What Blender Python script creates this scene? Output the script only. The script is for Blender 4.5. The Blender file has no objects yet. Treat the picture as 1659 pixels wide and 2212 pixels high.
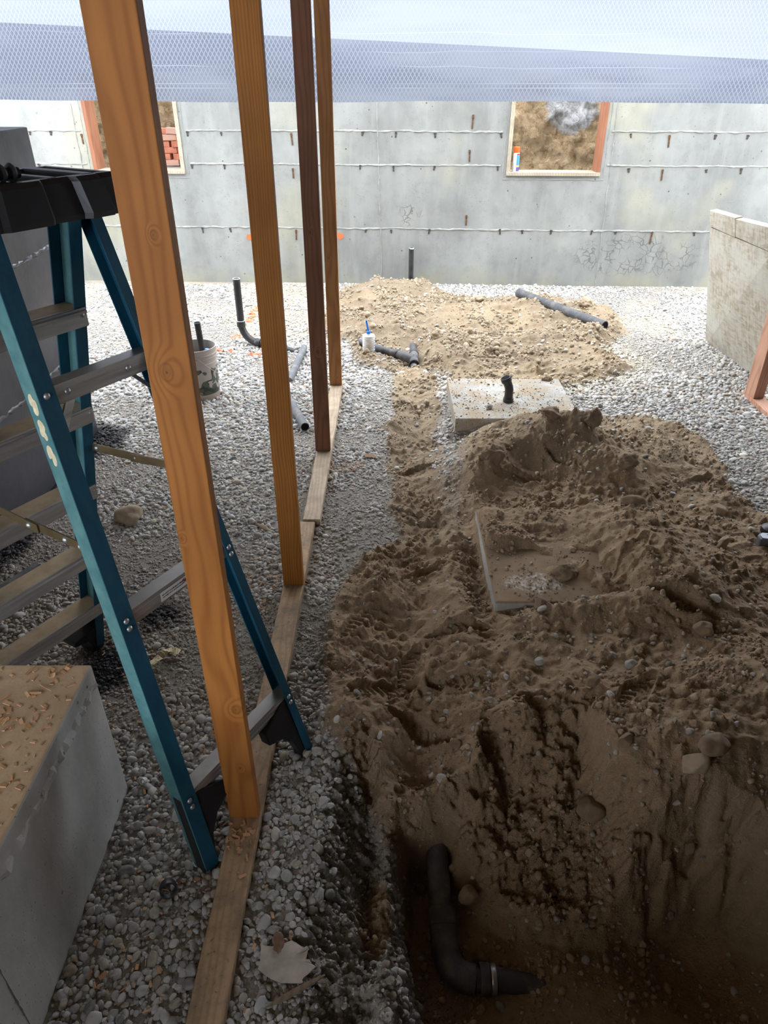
import bpy, bmesh, math, random
import numpy as np
from mathutils import Vector, Matrix, Euler, noise as mnoise

# ------------------------------------------------------------------ camera, light, exposure
SC = bpy.context.scene
COL = SC.collection
cam_d = bpy.data.cameras.new('camera')
cam_d.sensor_fit = 'VERTICAL'; cam_d.sensor_height = 24.0
cam_d.lens = 24.0 * 1520.0 / 2212.0
cam_d.clip_start = 0.02; cam_d.clip_end = 300
cam = bpy.data.objects.new('camera', cam_d); COL.objects.link(cam)
cam.location = (0, 0, 1.97)
cam.rotation_euler = (math.radians(90 - 31.7), 0, 0)
SC.camera = cam

W = bpy.data.worlds.new('overcast_sky'); SC.world = W; W.use_nodes = True
wn = W.node_tree.nodes; wl = W.node_tree.links; wn.clear()
w_out = wn.new('ShaderNodeOutputWorld'); w_bg = wn.new('ShaderNodeBackground')
w_tc = wn.new('ShaderNodeTexCoord'); w_no = wn.new('ShaderNodeTexNoise'); w_cr = wn.new('ShaderNodeValToRGB')
w_no.inputs['Scale'].default_value = 2.2; w_no.inputs['Detail'].default_value = 4
w_cr.color_ramp.elements[0].position = 0.3; w_cr.color_ramp.elements[0].color = (0.72, 0.83, 1.0, 1)
w_cr.color_ramp.elements[1].position = 0.7; w_cr.color_ramp.elements[1].color = (1.0, 0.99, 0.97, 1)
wl.new(w_tc.outputs['Generated'], w_no.inputs['Vector']); wl.new(w_no.outputs['Fac'], w_cr.inputs['Fac'])
wl.new(w_cr.outputs['Color'], w_bg.inputs['Color']); wl.new(w_bg.outputs['Background'], w_out.inputs['Surface'])
w_bg.inputs['Strength'].default_value = 1.0

vs = SC.view_settings
SC.display_settings.display_device = 'sRGB'
vs.view_transform = 'Standard'; vs.look = 'None'; vs.gamma = 1.0; vs.use_curve_mapping = False
vs.exposure = 3.02
SC.cycles.max_bounces = 10; SC.cycles.diffuse_bounces = 7; SC.cycles.glossy_bounces = 3
SC.cycles.transmission_bounces = 4; SC.cycles.transparent_max_bounces = 10
SC.cycles.sample_clamp_indirect = 8.0
SC.cycles.caustics_reflective = False; SC.cycles.caustics_refractive = False

rng = np.random.default_rng(7)
random.seed(7)
R = math.radians

# ------------------------------------------------------------------ tagging helpers
def tag(o, label=None, cat=None, group=None, kind=None):
    if label: o['label'] = label
    if cat: o['category'] = cat
    if group: o['group'] = group
    if kind: o['kind'] = kind
    return o

def empty(name, loc=(0, 0, 0), rz=0.0, label=None, cat=None, group=None, kind=None):
    o = bpy.data.objects.new(name, None); COL.objects.link(o)
    o.location = loc; o.rotation_euler = (0, 0, rz); o.empty_display_size = 0.05
    return tag(o, label, cat, group, kind)

def link_mesh(name, me, m=None, parent=None, loc=None, rot=None):
    o = bpy.data.objects.new(name, me); COL.objects.link(o)
    if m is not None: me.materials.append(m)
    if parent is not None: o.parent = parent
    if loc is not None: o.location = loc
    if rot is not None: o.rotation_euler = rot
    return o

# ------------------------------------------------------------------ materials
class NT:
    """small wrapper for node trees"""
    def __init__(s, name):
        s.m = bpy.data.materials.new(name); s.m.use_nodes = True
        s.t = s.m.node_tree; s.t.nodes.clear()
        s.out = s.t.nodes.new('ShaderNodeOutputMaterial')
        s.b = s.t.nodes.new('ShaderNodeBsdfPrincipled')
        s.t.links.new(s.b.outputs[0], s.out.inputs['Surface'])
        s._tc = None
    def n(s, typ, **kw):
        nd = s.t.nodes.new(typ)
        for k, v in kw.items():
            if k in nd.inputs: s.put(nd.inputs[k], v)
            else: setattr(nd, k, v)
        return nd
    def put(s, sock, v):
        if hasattr(v, 'is_output') or isinstance(v, bpy.types.NodeSocket): s.t.links.new(v, sock)
        elif isinstance(v, (tuple, list)) and len(v) == 3 and sock.type == 'RGBA': sock.default_value = (*v, 1)
        else: sock.default_value = v
    def obj(s):
        if s._tc is None: s._tc = s.t.nodes.new('ShaderNodeTexCoord')
        return s._tc.outputs['Object']
    def mapv(s, scale=(1, 1, 1), loc=(0, 0, 0), rot=(0, 0, 0), vec=None):
        nd = s.t.nodes.new('ShaderNodeMapping'); s.t.links.new(vec or s.obj(), nd.inputs[0])
        nd.inputs['Scale'].default_value = scale; nd.inputs['Location'].default_value = loc; nd.inputs['Rotation'].default_value = rot
        return nd.outputs[0]
    def noise(s, scale=5, detail=4, rough=0.55, vec=None, dist=0.0):
        nd = s.n('ShaderNodeTexNoise', Scale=scale, Detail=detail, Roughness=rough, Distortion=dist)
        s.t.links.new(vec or s.obj(), nd.inputs['Vector'])
        return nd.outputs['Fac']
    def voro(s, scale=5, vec=None, feature='F1', out='Distance'):
        nd = s.n('ShaderNodeTexVoronoi', Scale=scale); nd.feature = feature
        s.t.links.new(vec or s.obj(), nd.inputs['Vector'])
        return nd.outputs[out]
    def ramp(s, fac, stops):
        nd = s.t.nodes.new('ShaderNodeValToRGB'); s.t.links.new(fac, nd.inputs['Fac'])
        e = nd.color_ramp.elements
        while len(e) < len(stops): e.new(0.5)
        for i, (p, c) in enumerate(stops):
            e[i].position = p; e[i].color = (c, c, c, 1) if isinstance(c, (int, float)) else (*c, 1)
        return nd.outputs['Color']
    def mix(s, fac, a, b, mode='MIX'):
        nd = s.t.nodes.new('ShaderNodeMix'); nd.data_type = 'RGBA'; nd.blend_type = mode
        s.put(nd.inputs[0], fac); s.put(nd.inputs[6], a); s.put(nd.inputs[7], b)
        return nd.outputs[2]
    def math(s, op, a, b=0.0, c=0.0):
        nd = s.t.nodes.new('ShaderNodeMath'); nd.operation = op
        s.put(nd.inputs[0], a); s.put(nd.inputs[1], b)
        if op in ('MULTIPLY_ADD', 'SMOOTH_MIN', 'COMPARE', 'WRAP'): s.put(nd.inputs[2], c)
        return nd.outputs[0]
    def sep(s, vec=None):
        nd = s.t.nodes.new('ShaderNodeSeparateXYZ'); s.t.links.new(vec or s.obj(), nd.inputs[0])
        return nd.outputs
    def smooth(s, v, a, b):
        nd = s.t.nodes.new('ShaderNodeMapRange'); nd.interpolation_type = 'SMOOTHSTEP'
        s.put(nd.inputs[0], v); nd.inputs[1].default_value = a; nd.inputs[2].default_value = b
        return nd.outputs[0]
    def attr(s, name, inst=False, out='Fac'):
        nd = s.t.nodes.new('ShaderNodeAttribute'); nd.attribute_name = name
        nd.attribute_type = 'INSTANCER' if inst else 'GEOMETRY'
        return nd.outputs[out]
    def rnd(s):
        return s.t.nodes.new('ShaderNodeObjectInfo').outputs['Random']
    def bump(s, h, strength=0.4, dist=0.01):
        nd = s.n('ShaderNodeBump', Strength=strength, Distance=dist); s.t.links.new(h, nd.inputs['Height'])
        s.t.links.new(nd.outputs[0], s.b.inputs['Normal']); return nd
    def done(s, col=None, rough=0.8, metal=0.0, spec=0.3):
        if col is not None: s.put(s.b.inputs['Base Color'], col)
        s.put(s.b.inputs['Roughness'], rough); s.put(s.b.inputs['Metallic'], metal)
        s.put(s.b.inputs['Specular IOR Level'], spec)
        return s.m

def m_plain(name, col, rough=0.5, metal=0.0, spec=0.4, var=0.12, scale=18, bump=0.0):
    k = NT(name); f = k.noise(scale, 4)
    d = tuple(c * (1 - var) for c in col); l = tuple(min(1, c * (1 + var)) for c in col)
    c = k.ramp(f, [(0.3, d), (0.7, l)])
    if bump: k.bump(k.noise(scale * 5, 3), bump, 0.004)
    return k.done(c, rough, metal, spec)

def m_wood(name, lo, hi, axis='z', fine=1.0, knots=(), dirt=0.0, pale=None, rough=0.65):
    """sawn timber: grain along one axis, optional knots (u, v, size) in the object's x / long axis"""
    k = NT(name)
    st = {'z': (1, 1, 0.035), 'y': (1, 0.035, 1), 'x': (0.035, 1, 1)}[axis]
    vec = k.mapv(scale=st)
    big = k.noise(85 * fine, 4, 0.55, vec, 0.3)
    wide = k.noise(20 * fine, 3, 0.5, k.mapv(scale=st, loc=(5, 2, 8)), 0.8)
    tint = k.noise(2.2, 3, 0.55)
    xyz = k.sep()
    ring = k.math('ADD', k.math('MULTIPLY', xyz[0], 240.0 * fine), k.math('MULTIPLY', k.noise(6.0, 2, 0.45, k.mapv(scale=tuple(1 if q > .5 else .22 for q in st), loc=(3, 1, 2)), 0.0), 46.0))
    long = xyz[{'x': 0, 'y': 1, 'z': 2}[axis]]
    kd = None
    for (ku, kv, ks) in knots:
        du = k.math('MULTIPLY', k.math('SUBTRACT', xyz[0], ku), 1.0 / ks)
        dv = k.math('MULTIPLY', k.math('SUBTRACT', long, kv), 0.7 / ks)
        r = k.math('SQRT', k.math('ADD', k.math('MULTIPLY', du, du), k.math('MULTIPLY', dv, dv)))
        ring = k.math('ADD', ring, k.math('MULTIPLY', k.smooth(r, 3.6, 0.0), 14.0))
        dk = k.smooth(r, 1.05, 0.5)
        rim = k.math('MULTIPLY', k.smooth(r, 0.75, 0.95), k.smooth(r, 1.3, 1.0))
        v = k.math('ADD', k.math('MULTIPLY', dk, 0.30), k.math('MULTIPLY', rim, 0.38))
        v = k.math('ADD', v, k.math('MULTIPLY', k.smooth(r, 0.22, 0.1), 0.5))
        kd = v if kd is None else k.math('MAXIMUM', kd, v)
    band = k.math('MULTIPLY_ADD', k.math('SINE', ring), 0.5, 0.5)
    f = k.math('ADD', k.math('ADD', k.math('MULTIPLY', big, 0.34), k.math('MULTIPLY', k.math('POWER', band, 2.2), 0.26)), k.math('MULTIPLY', wide, 0.40))
    c = k.ramp(f, [(0.22, hi), (0.70, lo)])
    c = k.mix(k.math('MULTIPLY', k.smooth(tint, 0.42, 0.66), 0.35), c, tuple(x * 0.70 for x in lo))
    if kd is not None:
        c = k.mix(k.math('MINIMUM', kd, 1.0), c, tuple(x * 0.38 for x in lo))
    if dirt > 0:
        dn = k.noise(9, 6, 0.7)
        sp = k.noise(55, 3, 0.6)
        c = k.mix(k.math('MULTIPLY', k.smooth(dn, 0.38, 0.68), dirt), c, (0.20, 0.145, 0.095))
        c = k.mix(k.math('MULTIPLY', k.smooth(sp, 0.60, 0.72), dirt), c, (0.11, 0.075, 0.05))
    k.bump(f, 0.2, 0.0015)
    return k.done(c, rough, 0, 0.25)

def m_concrete(name, base=(0.47, 0.48, 0.46), stain=0.5, holes=True, scale=1.0, warm=0.0, streak=0.3):
    k = NT(name)
    n1 = k.noise(1.6 * scale, 6, 0.6, k.mapv(scale=(1, 1, 0.6)))
    n2 = k.noise(7 * scale, 5, 0.65)
    n3 = k.noise(2.6 * scale, 4, 0.6, k.mapv(scale=(3.0, 3.0, 0.35)))
    d = tuple(c * 0.72 for c in base); l = tuple(min(1, c * 1.18) for c in base)
    c = k.ramp(n1, [(0.32, d), (0.66, l)])
    c = k.mix(k.math('MULTIPLY', k.smooth(n2, 0.45, 0.7), 0.35 * stain), c, tuple(x * 0.62 for x in base))
    c = k.mix(k.math('MULTIPLY', k.smooth(n3, 0.5, 0.7), streak), c, tuple(x * 1.24 for x in base))
    if warm: c = k.mix(k.math('MULTIPLY', k.smooth(k.noise(0.9, 3, 0.6, k.mapv(loc=(7, 2, 3))), 0.52, 0.7), warm), c, (0.45, 0.42, 0.27))
    h = n2
    if holes:
        v = k.voro(11 * scale); v2 = k.voro(38 * scale, k.mapv(loc=(4, 4, 4)))
        big = k.math('MULTIPLY', k.smooth(v, 0.11, 0.06), k.smooth(k.noise(3 * scale, 2), 0.45, 0.6))
        sm = k.math('MULTIPLY', k.smooth(v2, 0.16, 0.08), k.smooth(k.noise(4 * scale, 2, 0.5, k.mapv(loc=(1, 9, 5))), 0.42, 0.58))
        hole = k.math('MAXIMUM', big, k.math('MULTIPLY', sm, 0.7))
        c = k.mix(hole, c, tuple(x * 0.33 for x in base))
        h = k.math('SUBTRACT', n2, k.math('MULTIPLY', hole, 0.8))
    k.bump(h, 0.35, 0.008)
    return k, c

M = {}
def build_materials():
    # the ground: gravel bed and soil share one mesh grid; attribute 'soil' says which
    k = NT('ground_soil')
    soil = k.attr('soil'); damp = k.attr('damp'); sand = k.attr('sand'); stain = k.attr('stain')
    n1 = k.noise(3.0, 6, 0.62); n2 = k.noise(22, 6, 0.7); n3 = k.noise(90, 4, 0.7)
    c_s = k.ramp(n1, [(0.3, (0.255, 0.195, 0.130)), (0.7, (0.345, 0.275, 0.190))])
    c_s = k.mix(k.math('MULTIPLY', k.smooth(n2, 0.45, 0.7), 0.45), c_s, (0.21, 0.145, 0.085))
    c_s = k.mix(k.math('MULTIPLY', damp, 0.75), c_s, k.ramp(n2, [(0.3, (0.25, 0.168, 0.100)), (0.7, (0.39, 0.278, 0.178))]))
    c_s = k.mix(k.math('MULTIPLY', k.smooth(n3, 0.6, 0.72), 0.5), c_s, (0.40, 0.36, 0.30))
    c_s = k.mix(k.math('MULTIPLY', sand, 0.7), c_s, k.ramp(n1, [(0.3, (0.38, 0.28, 0.165)), (0.7, (0.45, 0.355, 0.235))]))
    c_g = k.ramp(n2, [(0.3, (0.22, 0.195, 0.165)), (0.7, (0.38, 0.35, 0.31))])
    c_g = k.mix(k.math('MULTIPLY', sand, 0.8), c_g, (0.56, 0.48, 0.34))
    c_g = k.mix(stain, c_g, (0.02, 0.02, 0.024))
    c = k.mix(soil, c_g, c_s)
    k.bump(k.math('ADD', k.math('MULTIPLY', n2, 0.9), k.math('MULTIPLY', n3, 0.7)), 0.9, 0.014)
    M['ground'] = k.done(c, 0.95, 0, 0.12)

    def pebble_mat(name, stops, rough):
        k = NT(name)
        t = k.attr('tint', True, 'Color')
        nz = k.noise(0.9, 3, 0.6)
        c = k.mix(k.math('MULTIPLY', k.smooth(nz, 0.4, 0.7), 0.35), t, k.mix(0.5, t, (0.75, 0.70, 0.62)))
        return k.done(c, rough, 0, 0.25)
    M['pebble'] = pebble_mat('gravel_stone', None, 0.75)
    M['clod'] = pebble_mat('soil_clod', None, 0.95)
    M['chip'] = pebble_mat('wood_chip', None, 0.8)

    # far wall: form-cast concrete, crazed at the lower right
    k, c = m_concrete('cast_concrete_wall', (0.275, 0.283, 0.268), 1.0, True, 1.0, 0.35, 0.35)
    xyz = k.sep()
    dv = k.mapv(vec=k.obj())
    w = k.t.nodes.new('ShaderNodeVectorMath'); w.operation = 'ADD'
    nn = k.n('ShaderNodeTexNoise', Scale=6.0, Detail=4.0); k.t.links.new(k.obj(), nn.inputs['Vector'])
    sc_ = k.t.nodes.new('ShaderNodeVectorMath'); sc_.operation = 'SCALE'; k.t.links.new(nn.outputs['Color'], sc_.inputs[0]); sc_.inputs['Scale'].default_value = 0.16
    k.t.links.new(k.obj(), w.inputs[0]); k.t.links.new(sc_.outputs[0], w.inputs[1])
    cr = k.voro(13, w.outputs[0], 'DISTANCE_TO_EDGE')
    ex = k.math('DIVIDE', k.math('SUBTRACT', xyz[0], 2.75), 0.75); ez = k.math('DIVIDE', k.math('SUBTRACT', xyz[2], 0.33), 0.24)
    er = k.math('ADD', k.math('MULTIPLY', ex, ex), k.math('MULTIPLY', ez, ez))
    ex2 = k.math('DIVIDE', k.math('SUBTRACT', xyz[0], 0.28), 0.16); ez2 = k.math('DIVIDE', k.math('SUBTRACT', xyz[2], 0.72), 0.12)
    er2 = k.math('ADD', k.math('MULTIPLY', ex2, ex2), k.math('MULTIPLY', ez2, ez2))
    zone = k.math('MAXIMUM', k.smooth(er, 1.1, 0.5), k.smooth(er2, 1.1, 0.5))
    crk = k.math('MULTIPLY', k.math('MULTIPLY', k.smooth(cr, 0.07, 0.02), zone), k.smooth(k.noise(5, 3), 0.4, 0.52))
    c = k.mix(k.math('MULTIPLY', crk, 0.65), c, (0.10, 0.10, 0.09))
    foot = k.math('MULTIPLY', k.smooth(xyz[2], 0.22, 0.02), k.smooth(k.noise(3.2, 4), 0.35, 0.65))
    c = k.mix(k.math('MULTIPLY', foot, 0.6), c, (0.34, 0.32, 0.22))
    M['wall'] = k.done(c, 0.88, 0, 0.2)
    k, c = m_concrete('joint_fins', (0.30, 0.305, 0.285), 0.5, False, 3.0); M['fin'] = k.done(c, 0.9, 0, 0.2)
    k, c = m_concrete('footing_pad_concrete', (0.40, 0.39, 0.36), 0.35, True, 2.0)
    # soil trodden over the pads: a dust layer with its own outline
    dust = k.smooth(k.noise(5.5, 7, 0.75, k.mapv(loc=(2.2, 0.4, 0))), 0.42, 0.58)
    c = k.mix(k.math('MULTIPLY', dust, 0.8), c, (0.34, 0.265, 0.175))
    c = k.mix(k.smooth(k.noise(75, 3, 0.6), 0.60, 0.68), c, (0.10, 0.085, 0.065))
    M['pad'] = k.done(c, 0.92, 0, 0.15)
    k, c = m_concrete('footing_pad_soiled', (0.42, 0.40, 0.36), 0.35, True, 2.0)
    xyz = k.sep()
    a = k.math('DIVIDE', k.math('SUBTRACT', xyz[0], 0.66), 0.17); b = k.math('DIVIDE', k.math('SUBTRACT', xyz[1], 2.44), 0.085)
    rr = k.math('ADD', k.math('MULTIPLY', a, a), k.math('MULTIPLY', b, b))
    rr = k.math('ADD', rr, k.math('MULTIPLY', k.noise(14, 5, 0.7), 1.6))
    dust = k.ramp(k.noise(5, 6, 0.7), [(0.3, (0.19, 0.135, 0.085)), (0.7, (0.29, 0.21, 0.135))])
    up = k.smooth(xyz[2], -0.012, -0.002)
    pt_ = k.math('MULTIPLY', k.smooth(rr, 1.75, 1.05), k.smooth(k.noise(48, 5, 0.75), 0.44, 0.60))
    c2 = k.mix(pt_, dust, (0.50, 0.47, 0.43))
    c = k.mix(up, c, c2)
    M['pad_soiled'] = k.done(c, 0.92, 0, 0.15)
    k, c = m_concrete('footing_block_concrete', (0.47, 0.46, 0.44), 0.6, True, 1.6, 0, 0.35)
    M['block'] = k.done(c, 0.85, 0, 0.25)
    k = NT('dusty_block_top')
    c = k.ramp(k.noise(6, 6, 0.65), [(0.3, (0.40, 0.285, 0.17)), (0.7, (0.58, 0.43, 0.275))])
    c = k.mix(k.smooth(k.noise(42, 4, 0.7), 0.58, 0.72), c, (0.22, 0.15, 0.09))
    k.bump(k.noise(30, 5), 0.4, 0.004); M['block_top'] = k.done(c, 0.95, 0, 0.1)
    # tarred stub wall
    k = NT('damp_proofed_concrete')
    c = k.ramp(k.noise(2.5, 5, 0.6), [(0.3, (0.038, 0.037, 0.044)), (0.7, (0.085, 0.083, 0.092))])
    v = k.voro(13); c = k.mix(k.math('MULTIPLY', k.smooth(v, 0.08, 0.04), 0.8), c, (0.01, 0.01, 0.012))
    k.bump(k.noise(25, 4), 0.3, 0.004)
    M['tar'] = k.done(c, k.ramp(k.noise(6, 3), [(0.3, 0.32), (0.7, 0.55)]), 0, 0.45)
    # bank of earth
    k = NT('excavated_bank')
    n1 = k.noise(17, 7, 0.72, None, 0.5); n2 = k.noise(1.2, 4)
    c = k.ramp(n1, [(0.30, (0.16, 0.10, 0.05)), (0.46, (0.44, 0.31, 0.175)), (0.70, (0.60, 0.48, 0.33))])
    xyz = k.sep()
    a = k.math('DIVIDE', k.math('SUBTRACT', xyz[0], 1.98), 0.30); b = k.math('DIVIDE', k.math('SUBTRACT', xyz[2], 1.72), 0.30)
    rr = k.math('ADD', k.math('ADD', k.math('MULTIPLY', a, a), k.math('MULTIPLY', b, b)), k.math('MULTIPLY', k.noise(9, 5, 0.7), 1.5))
    c = k.mix(k.smooth(rr, 1.75, 1.35), c, k.ramp(n1, [(0.34, (0.22, 0.21, 0.20)), (0.62, (0.66, 0.67, 0.68))]))
    k.bump(n1, 1.0, 0.06); M['bank'] = k.done(c, 0.95, 0, 0.1)
    # timber
    M['stud_a'] = m_wood('fir_stud', (0.25, 0.088, 0.016), (0.41, 0.160, 0.036), 'z', 0.8,
                         ((-0.006, 1.43, 0.013), (0.012, 1.69, 0.005), (0.012, 0.23, 0.005), (-0.038, 1.03, 0.006), (0.026, 0.47, 0.011)))
    M['stud_b'] = m_wood('fir_stud_fine_grain', (0.22, 0.080, 0.011), (0.40, 0.155, 0.027), 'z', 2.6)
    M['stud_c'] = m_wood('fir_stud_dark', (0.13, 0.052, 0.027), (0.23, 0.10, 0.048), 'z', 0.9, ((0.0, 0.62, 0.008), (-0.01, 1.25, 0.006)))
    M['stud_d'] = m_wood('fir_stud_tan', (0.27, 0.115, 0.036), (0.42, 0.20, 0.07), 'z', 0.7, ((0.01, 0.06, 0.004), (-0.015, 0.9, 0.006)))
    M['plate'] = m_wood('muddy_sole_plate', (0.36, 0.235, 0.135), (0.52, 0.36, 0.22), 'y', 1.0, (), 0.8)
    M['plate_far'] = m_wood('pale_sole_plate', (0.40, 0.305, 0.21), (0.56, 0.45, 0.33), 'y', 1.0, (), 0.4)
    M['red_stud'] = m_wood('reddish_stud', (0.36, 0.175, 0.11), (0.52, 0.30, 0.205), 'z', 1.2)
    M['buck'] = m_wood('form_buck_pale', (0.36, 0.31, 0.23), (0.50, 0.45, 0.35), 'x', 1.0, (), 0.3)
    M['buck_red'] = m_wood('form_buck_red', (0.25, 0.10, 0.055), (0.36, 0.165, 0.095), 'z', 1.0)
    k = NT('oriented_strand_board')
    vec = k.mapv(scale=(1, 9, 9), rot=(0.9, 0, 0)); vec2 = k.mapv(scale=(1, 9, 9), rot=(-0.7, 0, 0))
    v1 = k.n('ShaderNodeTexVoronoi', Scale=13); k.t.links.new(k.mapv(scale=(1, 3.6, 1), rot=(0.75, 0, 0)), v1.inputs['Vector'])
    v2 = k.n('ShaderNodeTexVoronoi', Scale=16); k.t.links.new(k.mapv(scale=(1, 1, 3.8), rot=(0.3, 0, 0), loc=(2, 3, 1)), v2.inputs['Vector'])
    sc1 = k.sep(v1.outputs['Color']); sc2 = k.sep(v2.outputs['Color'])
    f = k.math('ADD', k.math('MULTIPLY', sc1[0], 0.5), k.math('MULTIPLY', sc2[0], 0.5))
    c = k.ramp(f, [(0.1, (0.27, 0.235, 0.175)), (0.5, (0.355, 0.325, 0.26)), (0.9, (0.42, 0.395, 0.33))])
    c = k.mix(k.math('MULTIPLY', k.smooth(k.noise(2.5, 4), 0.45, 0.65), 0.6), c, (0.43, 0.42, 0.38))
    k.bump(f, 0.25, 0.003); M['osb'] = k.done(c, 0.85, 0, 0.2)
    # plumbing and small goods
    def pipe_mat(name, col, dusty, rough=0.4):
        k = NT(name); n = k.noise(14, 5, 0.65)
        c = k.mix(k.math('MULTIPLY', k.smooth(n, 0.42, 0.68), dusty), col, (0.33, 0.30, 0.26))
        return k.done(c, k.ramp(n, [(0.3, rough), (0.7, min(1, rough + 0.3))]), 0, 0.45)
    M['abs'] = pipe_mat('black_abs', (0.018, 0.018, 0.020), 0.08, 0.3)
    M['abs_dusty'] = pipe_mat('grey_dusty_abs', (0.055, 0.058, 0.066), 0.30, 0.45)
    M['abs_pale'] = pipe_mat('pale_dusty_abs', (0.10, 0.11, 0.125), 0.5, 0.5)
    M['abs_pit'] = pipe_mat('muddy_abs', (0.065, 0.066, 0.075), 0.35, 0.42)
    M['bore'] = m_plain('hollow_shade_black', (0.006, 0.006, 0.007), 0.8, 0, 0.1)  # black painted for the shade inside pipes and the board gap
    M['white_cap'] = m_plain('white_pipe_cap', (0.75, 0.75, 0.73), 0.4)
    M['steel'] = m_plain('galvanised_clamp', (0.55, 0.56, 0.58), 0.35, 0.9)
    M['rust'] = m_plain('rusty_form_tie', (0.13, 0.075, 0.045), 0.9, 0, 0.1, 0.5, 60)
    M['rust_dark'] = m_plain('dark_form_tie', (0.07, 0.062, 0.055), 0.9, 0, 0.1, 0.4, 60)
    M['orange_paint'] = m_plain('orange_marking_paint', (0.95, 0.16, 0.06), 0.8, 0, 0.2, 0.2, 40)
    # ladder
    k = NT('blue_fibreglass')
    n = k.noise(28, 3, 0.6, k.mapv(scale=(1, 1, 0.15)))
    c = k.ramp(n, [(0.3, (0.006, 0.058, 0.100)), (0.7, (0.011, 0.088, 0.142))])
    c = k.mix(k.math('MULTIPLY', k.smooth(k.noise(9, 5, 0.7), 0.5, 0.7), 0.15), c, (0.05, 0.13, 0.16))
    M['fibre'] = k.done(c, 0.5, 0, 0.35)
    k = NT('lit_fibreglass')
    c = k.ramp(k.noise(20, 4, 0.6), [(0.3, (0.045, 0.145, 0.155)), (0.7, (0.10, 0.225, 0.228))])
    M['fibre_lit'] = k.done(c, 0.6, 0, 0.3)  # lit copy of the blue fibreglass, for rail webs that catch the light
    k = NT('scuffed_aluminium')
    n = k.noise(16, 5, 0.65, k.mapv(scale=(0.3, 0.3, 6)))
    c = k.ramp(n, [(0.3, (0.36, 0.345, 0.325)), (0.7, (0.55, 0.54, 0.52))])
    M['alu'] = k.done(c, k.ramp(n, [(0.3, 0.32), (0.7, 0.55)]), 0.75, 0.5)
    k = NT('muddy_tread')
    c = k.ramp(k.noise(12, 5, 0.65), [(0.3, (0.42, 0.31, 0.19)), (0.7, (0.62, 0.51, 0.36))])
    M['tread'] = k.done(c, 0.7, 0.2, 0.3)
    M['ladder_black'] = m_plain('black_moulded_plastic', (0.014, 0.014, 0.017), 0.42, 0, 0.45, 0.2, 10, 0.1)
    M['brass'] = m_plain('zinc_yellow_steel', (0.18, 0.135, 0.075), 0.42, 0.7, 0.4, 0.35, 15)
    M['rivet'] = m_plain('rivet_metal', (0.42, 0.43, 0.44), 0.4, 0.7)
    M['sticker'] = m_plain('white_sticker', (0.62, 0.62, 0.60), 0.6, 0, 0.3, 0.08)
    M['ink'] = m_plain('black_print', (0.02, 0.02, 0.025), 0.7)
    M['red_ink'] = m_plain('red_print', (0.30, 0.02, 0.02), 0.7)
    M['cream_paint'] = m_plain('cream_stencil_paint', (0.62, 0.55, 0.38), 0.8, 0, 0.2, 0.2, 50)
    M['flake'] = m_plain('orange_flake', (0.60, 0.25, 0.08), 0.8)
    # goods
    k = NT('camo_bucket_plastic')
    xyz = k.sep()
    blot = k.math('MULTIPLY', k.smooth(k.noise(13, 1.5, 0.4, k.mapv(scale=(1, 1, 1.25)), 0.9), 0.40, 0.415), 1.0)
    zone = k.math('MULTIPLY', k.math('GREATER_THAN', xyz[2], 0.045), k.math('LESS_THAN', xyz[2], 0.235))
    dk = k.mix(k.smooth(k.noise(17, 1, 0.4, k.mapv(loc=(3, 3, 3))), 0.47, 0.50), (0.035, 0.04, 0.032), (0.075, 0.09, 0.06))
    c = k.mix(k.math('MULTIPLY', blot, zone), (0.40, 0.345, 0.30), dk)
    M['bucket'] = k.done(c, 0.45, 0, 0.4)
    M['blue_thing'] = m_plain('blue_plastic', (0.10, 0.28, 0.52), 0.5)
    M['blue_cap'] = m_plain('bright_blue_plastic', (0.02, 0.17, 0.62), 0.4)
    k = NT('ribbed_white_plastic')
    xyz = k.sep(); wv = k.math('SINE', k.math('MULTIPLY', xyz[2], 430.0))
    k.bump(wv, 0.5, 0.002); M['twine'] = k.done(k.ramp(k.noise(30, 3), [(0.3, (0.66, 0.63, 0.60)), (0.7, (0.80, 0.78, 0.76))]), 0.7, 0, 0.3)
    M['pale_base'] = m_plain('pale_blue_plastic', (0.45, 0.56, 0.62), 0.4)
    M['can_white'] = m_plain('can_white', (0.72, 0.74, 0.78), 0.35)
    M['can_blue'] = m_plain('can_blue', (0.06, 0.26, 0.66), 0.35)
    M['can_violet'] = m_plain('can_violet', (0.10, 0.05, 0.30), 0.35)
    M['can_yellow'] = m_plain('can_yellow', (0.75, 0.62, 0.05), 0.35)
    M['can_red'] = m_plain('can_red', (0.35, 0.02, 0.04), 0.35)
    M['can_cap'] = m_plain('can_orange_cap', (0.98, 0.12, 0.02), 0.4)
    M['paper'] = m_plain('dirty_paper', (0.47, 0.42, 0.36), 0.9, 0, 0.1, 0.25, 22)
    M['tape'] = m_plain('cream_paper_tape', (0.66, 0.57, 0.36), 0.8, 0, 0.2, 0.12, 30)
    M['leaf'] = m_plain('dry_leaf', (0.22, 0.13, 0.085), 0.8, 0, 0.2, 0.3, 60)
    M['stick'] = m_wood('grey_splinter', (0.16, 0.115, 0.075), (0.27, 0.20, 0.14), 'x', 1.0)
    M['grey_tool'] = m_plain('grey_tool_body', (0.10, 0.105, 0.115), 0.5)
    M['pale_tool'] = m_plain('pale_tool_label', (0.48, 0.53, 0.62), 0.5)
    def rock(name, a, b):
        k = NT(name); n = k.noise(9, 6, 0.65); c = k.ramp(n, [(0.3, a), (0.7, b)])
        k.bump(k.noise(25, 5), 0.5, 0.006); return k.done(c, 0.9, 0, 0.2)
    M['rock_tan'] = rock('tan_rock', (0.27, 0.20, 0.13), (0.45, 0.36, 0.26))
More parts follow.
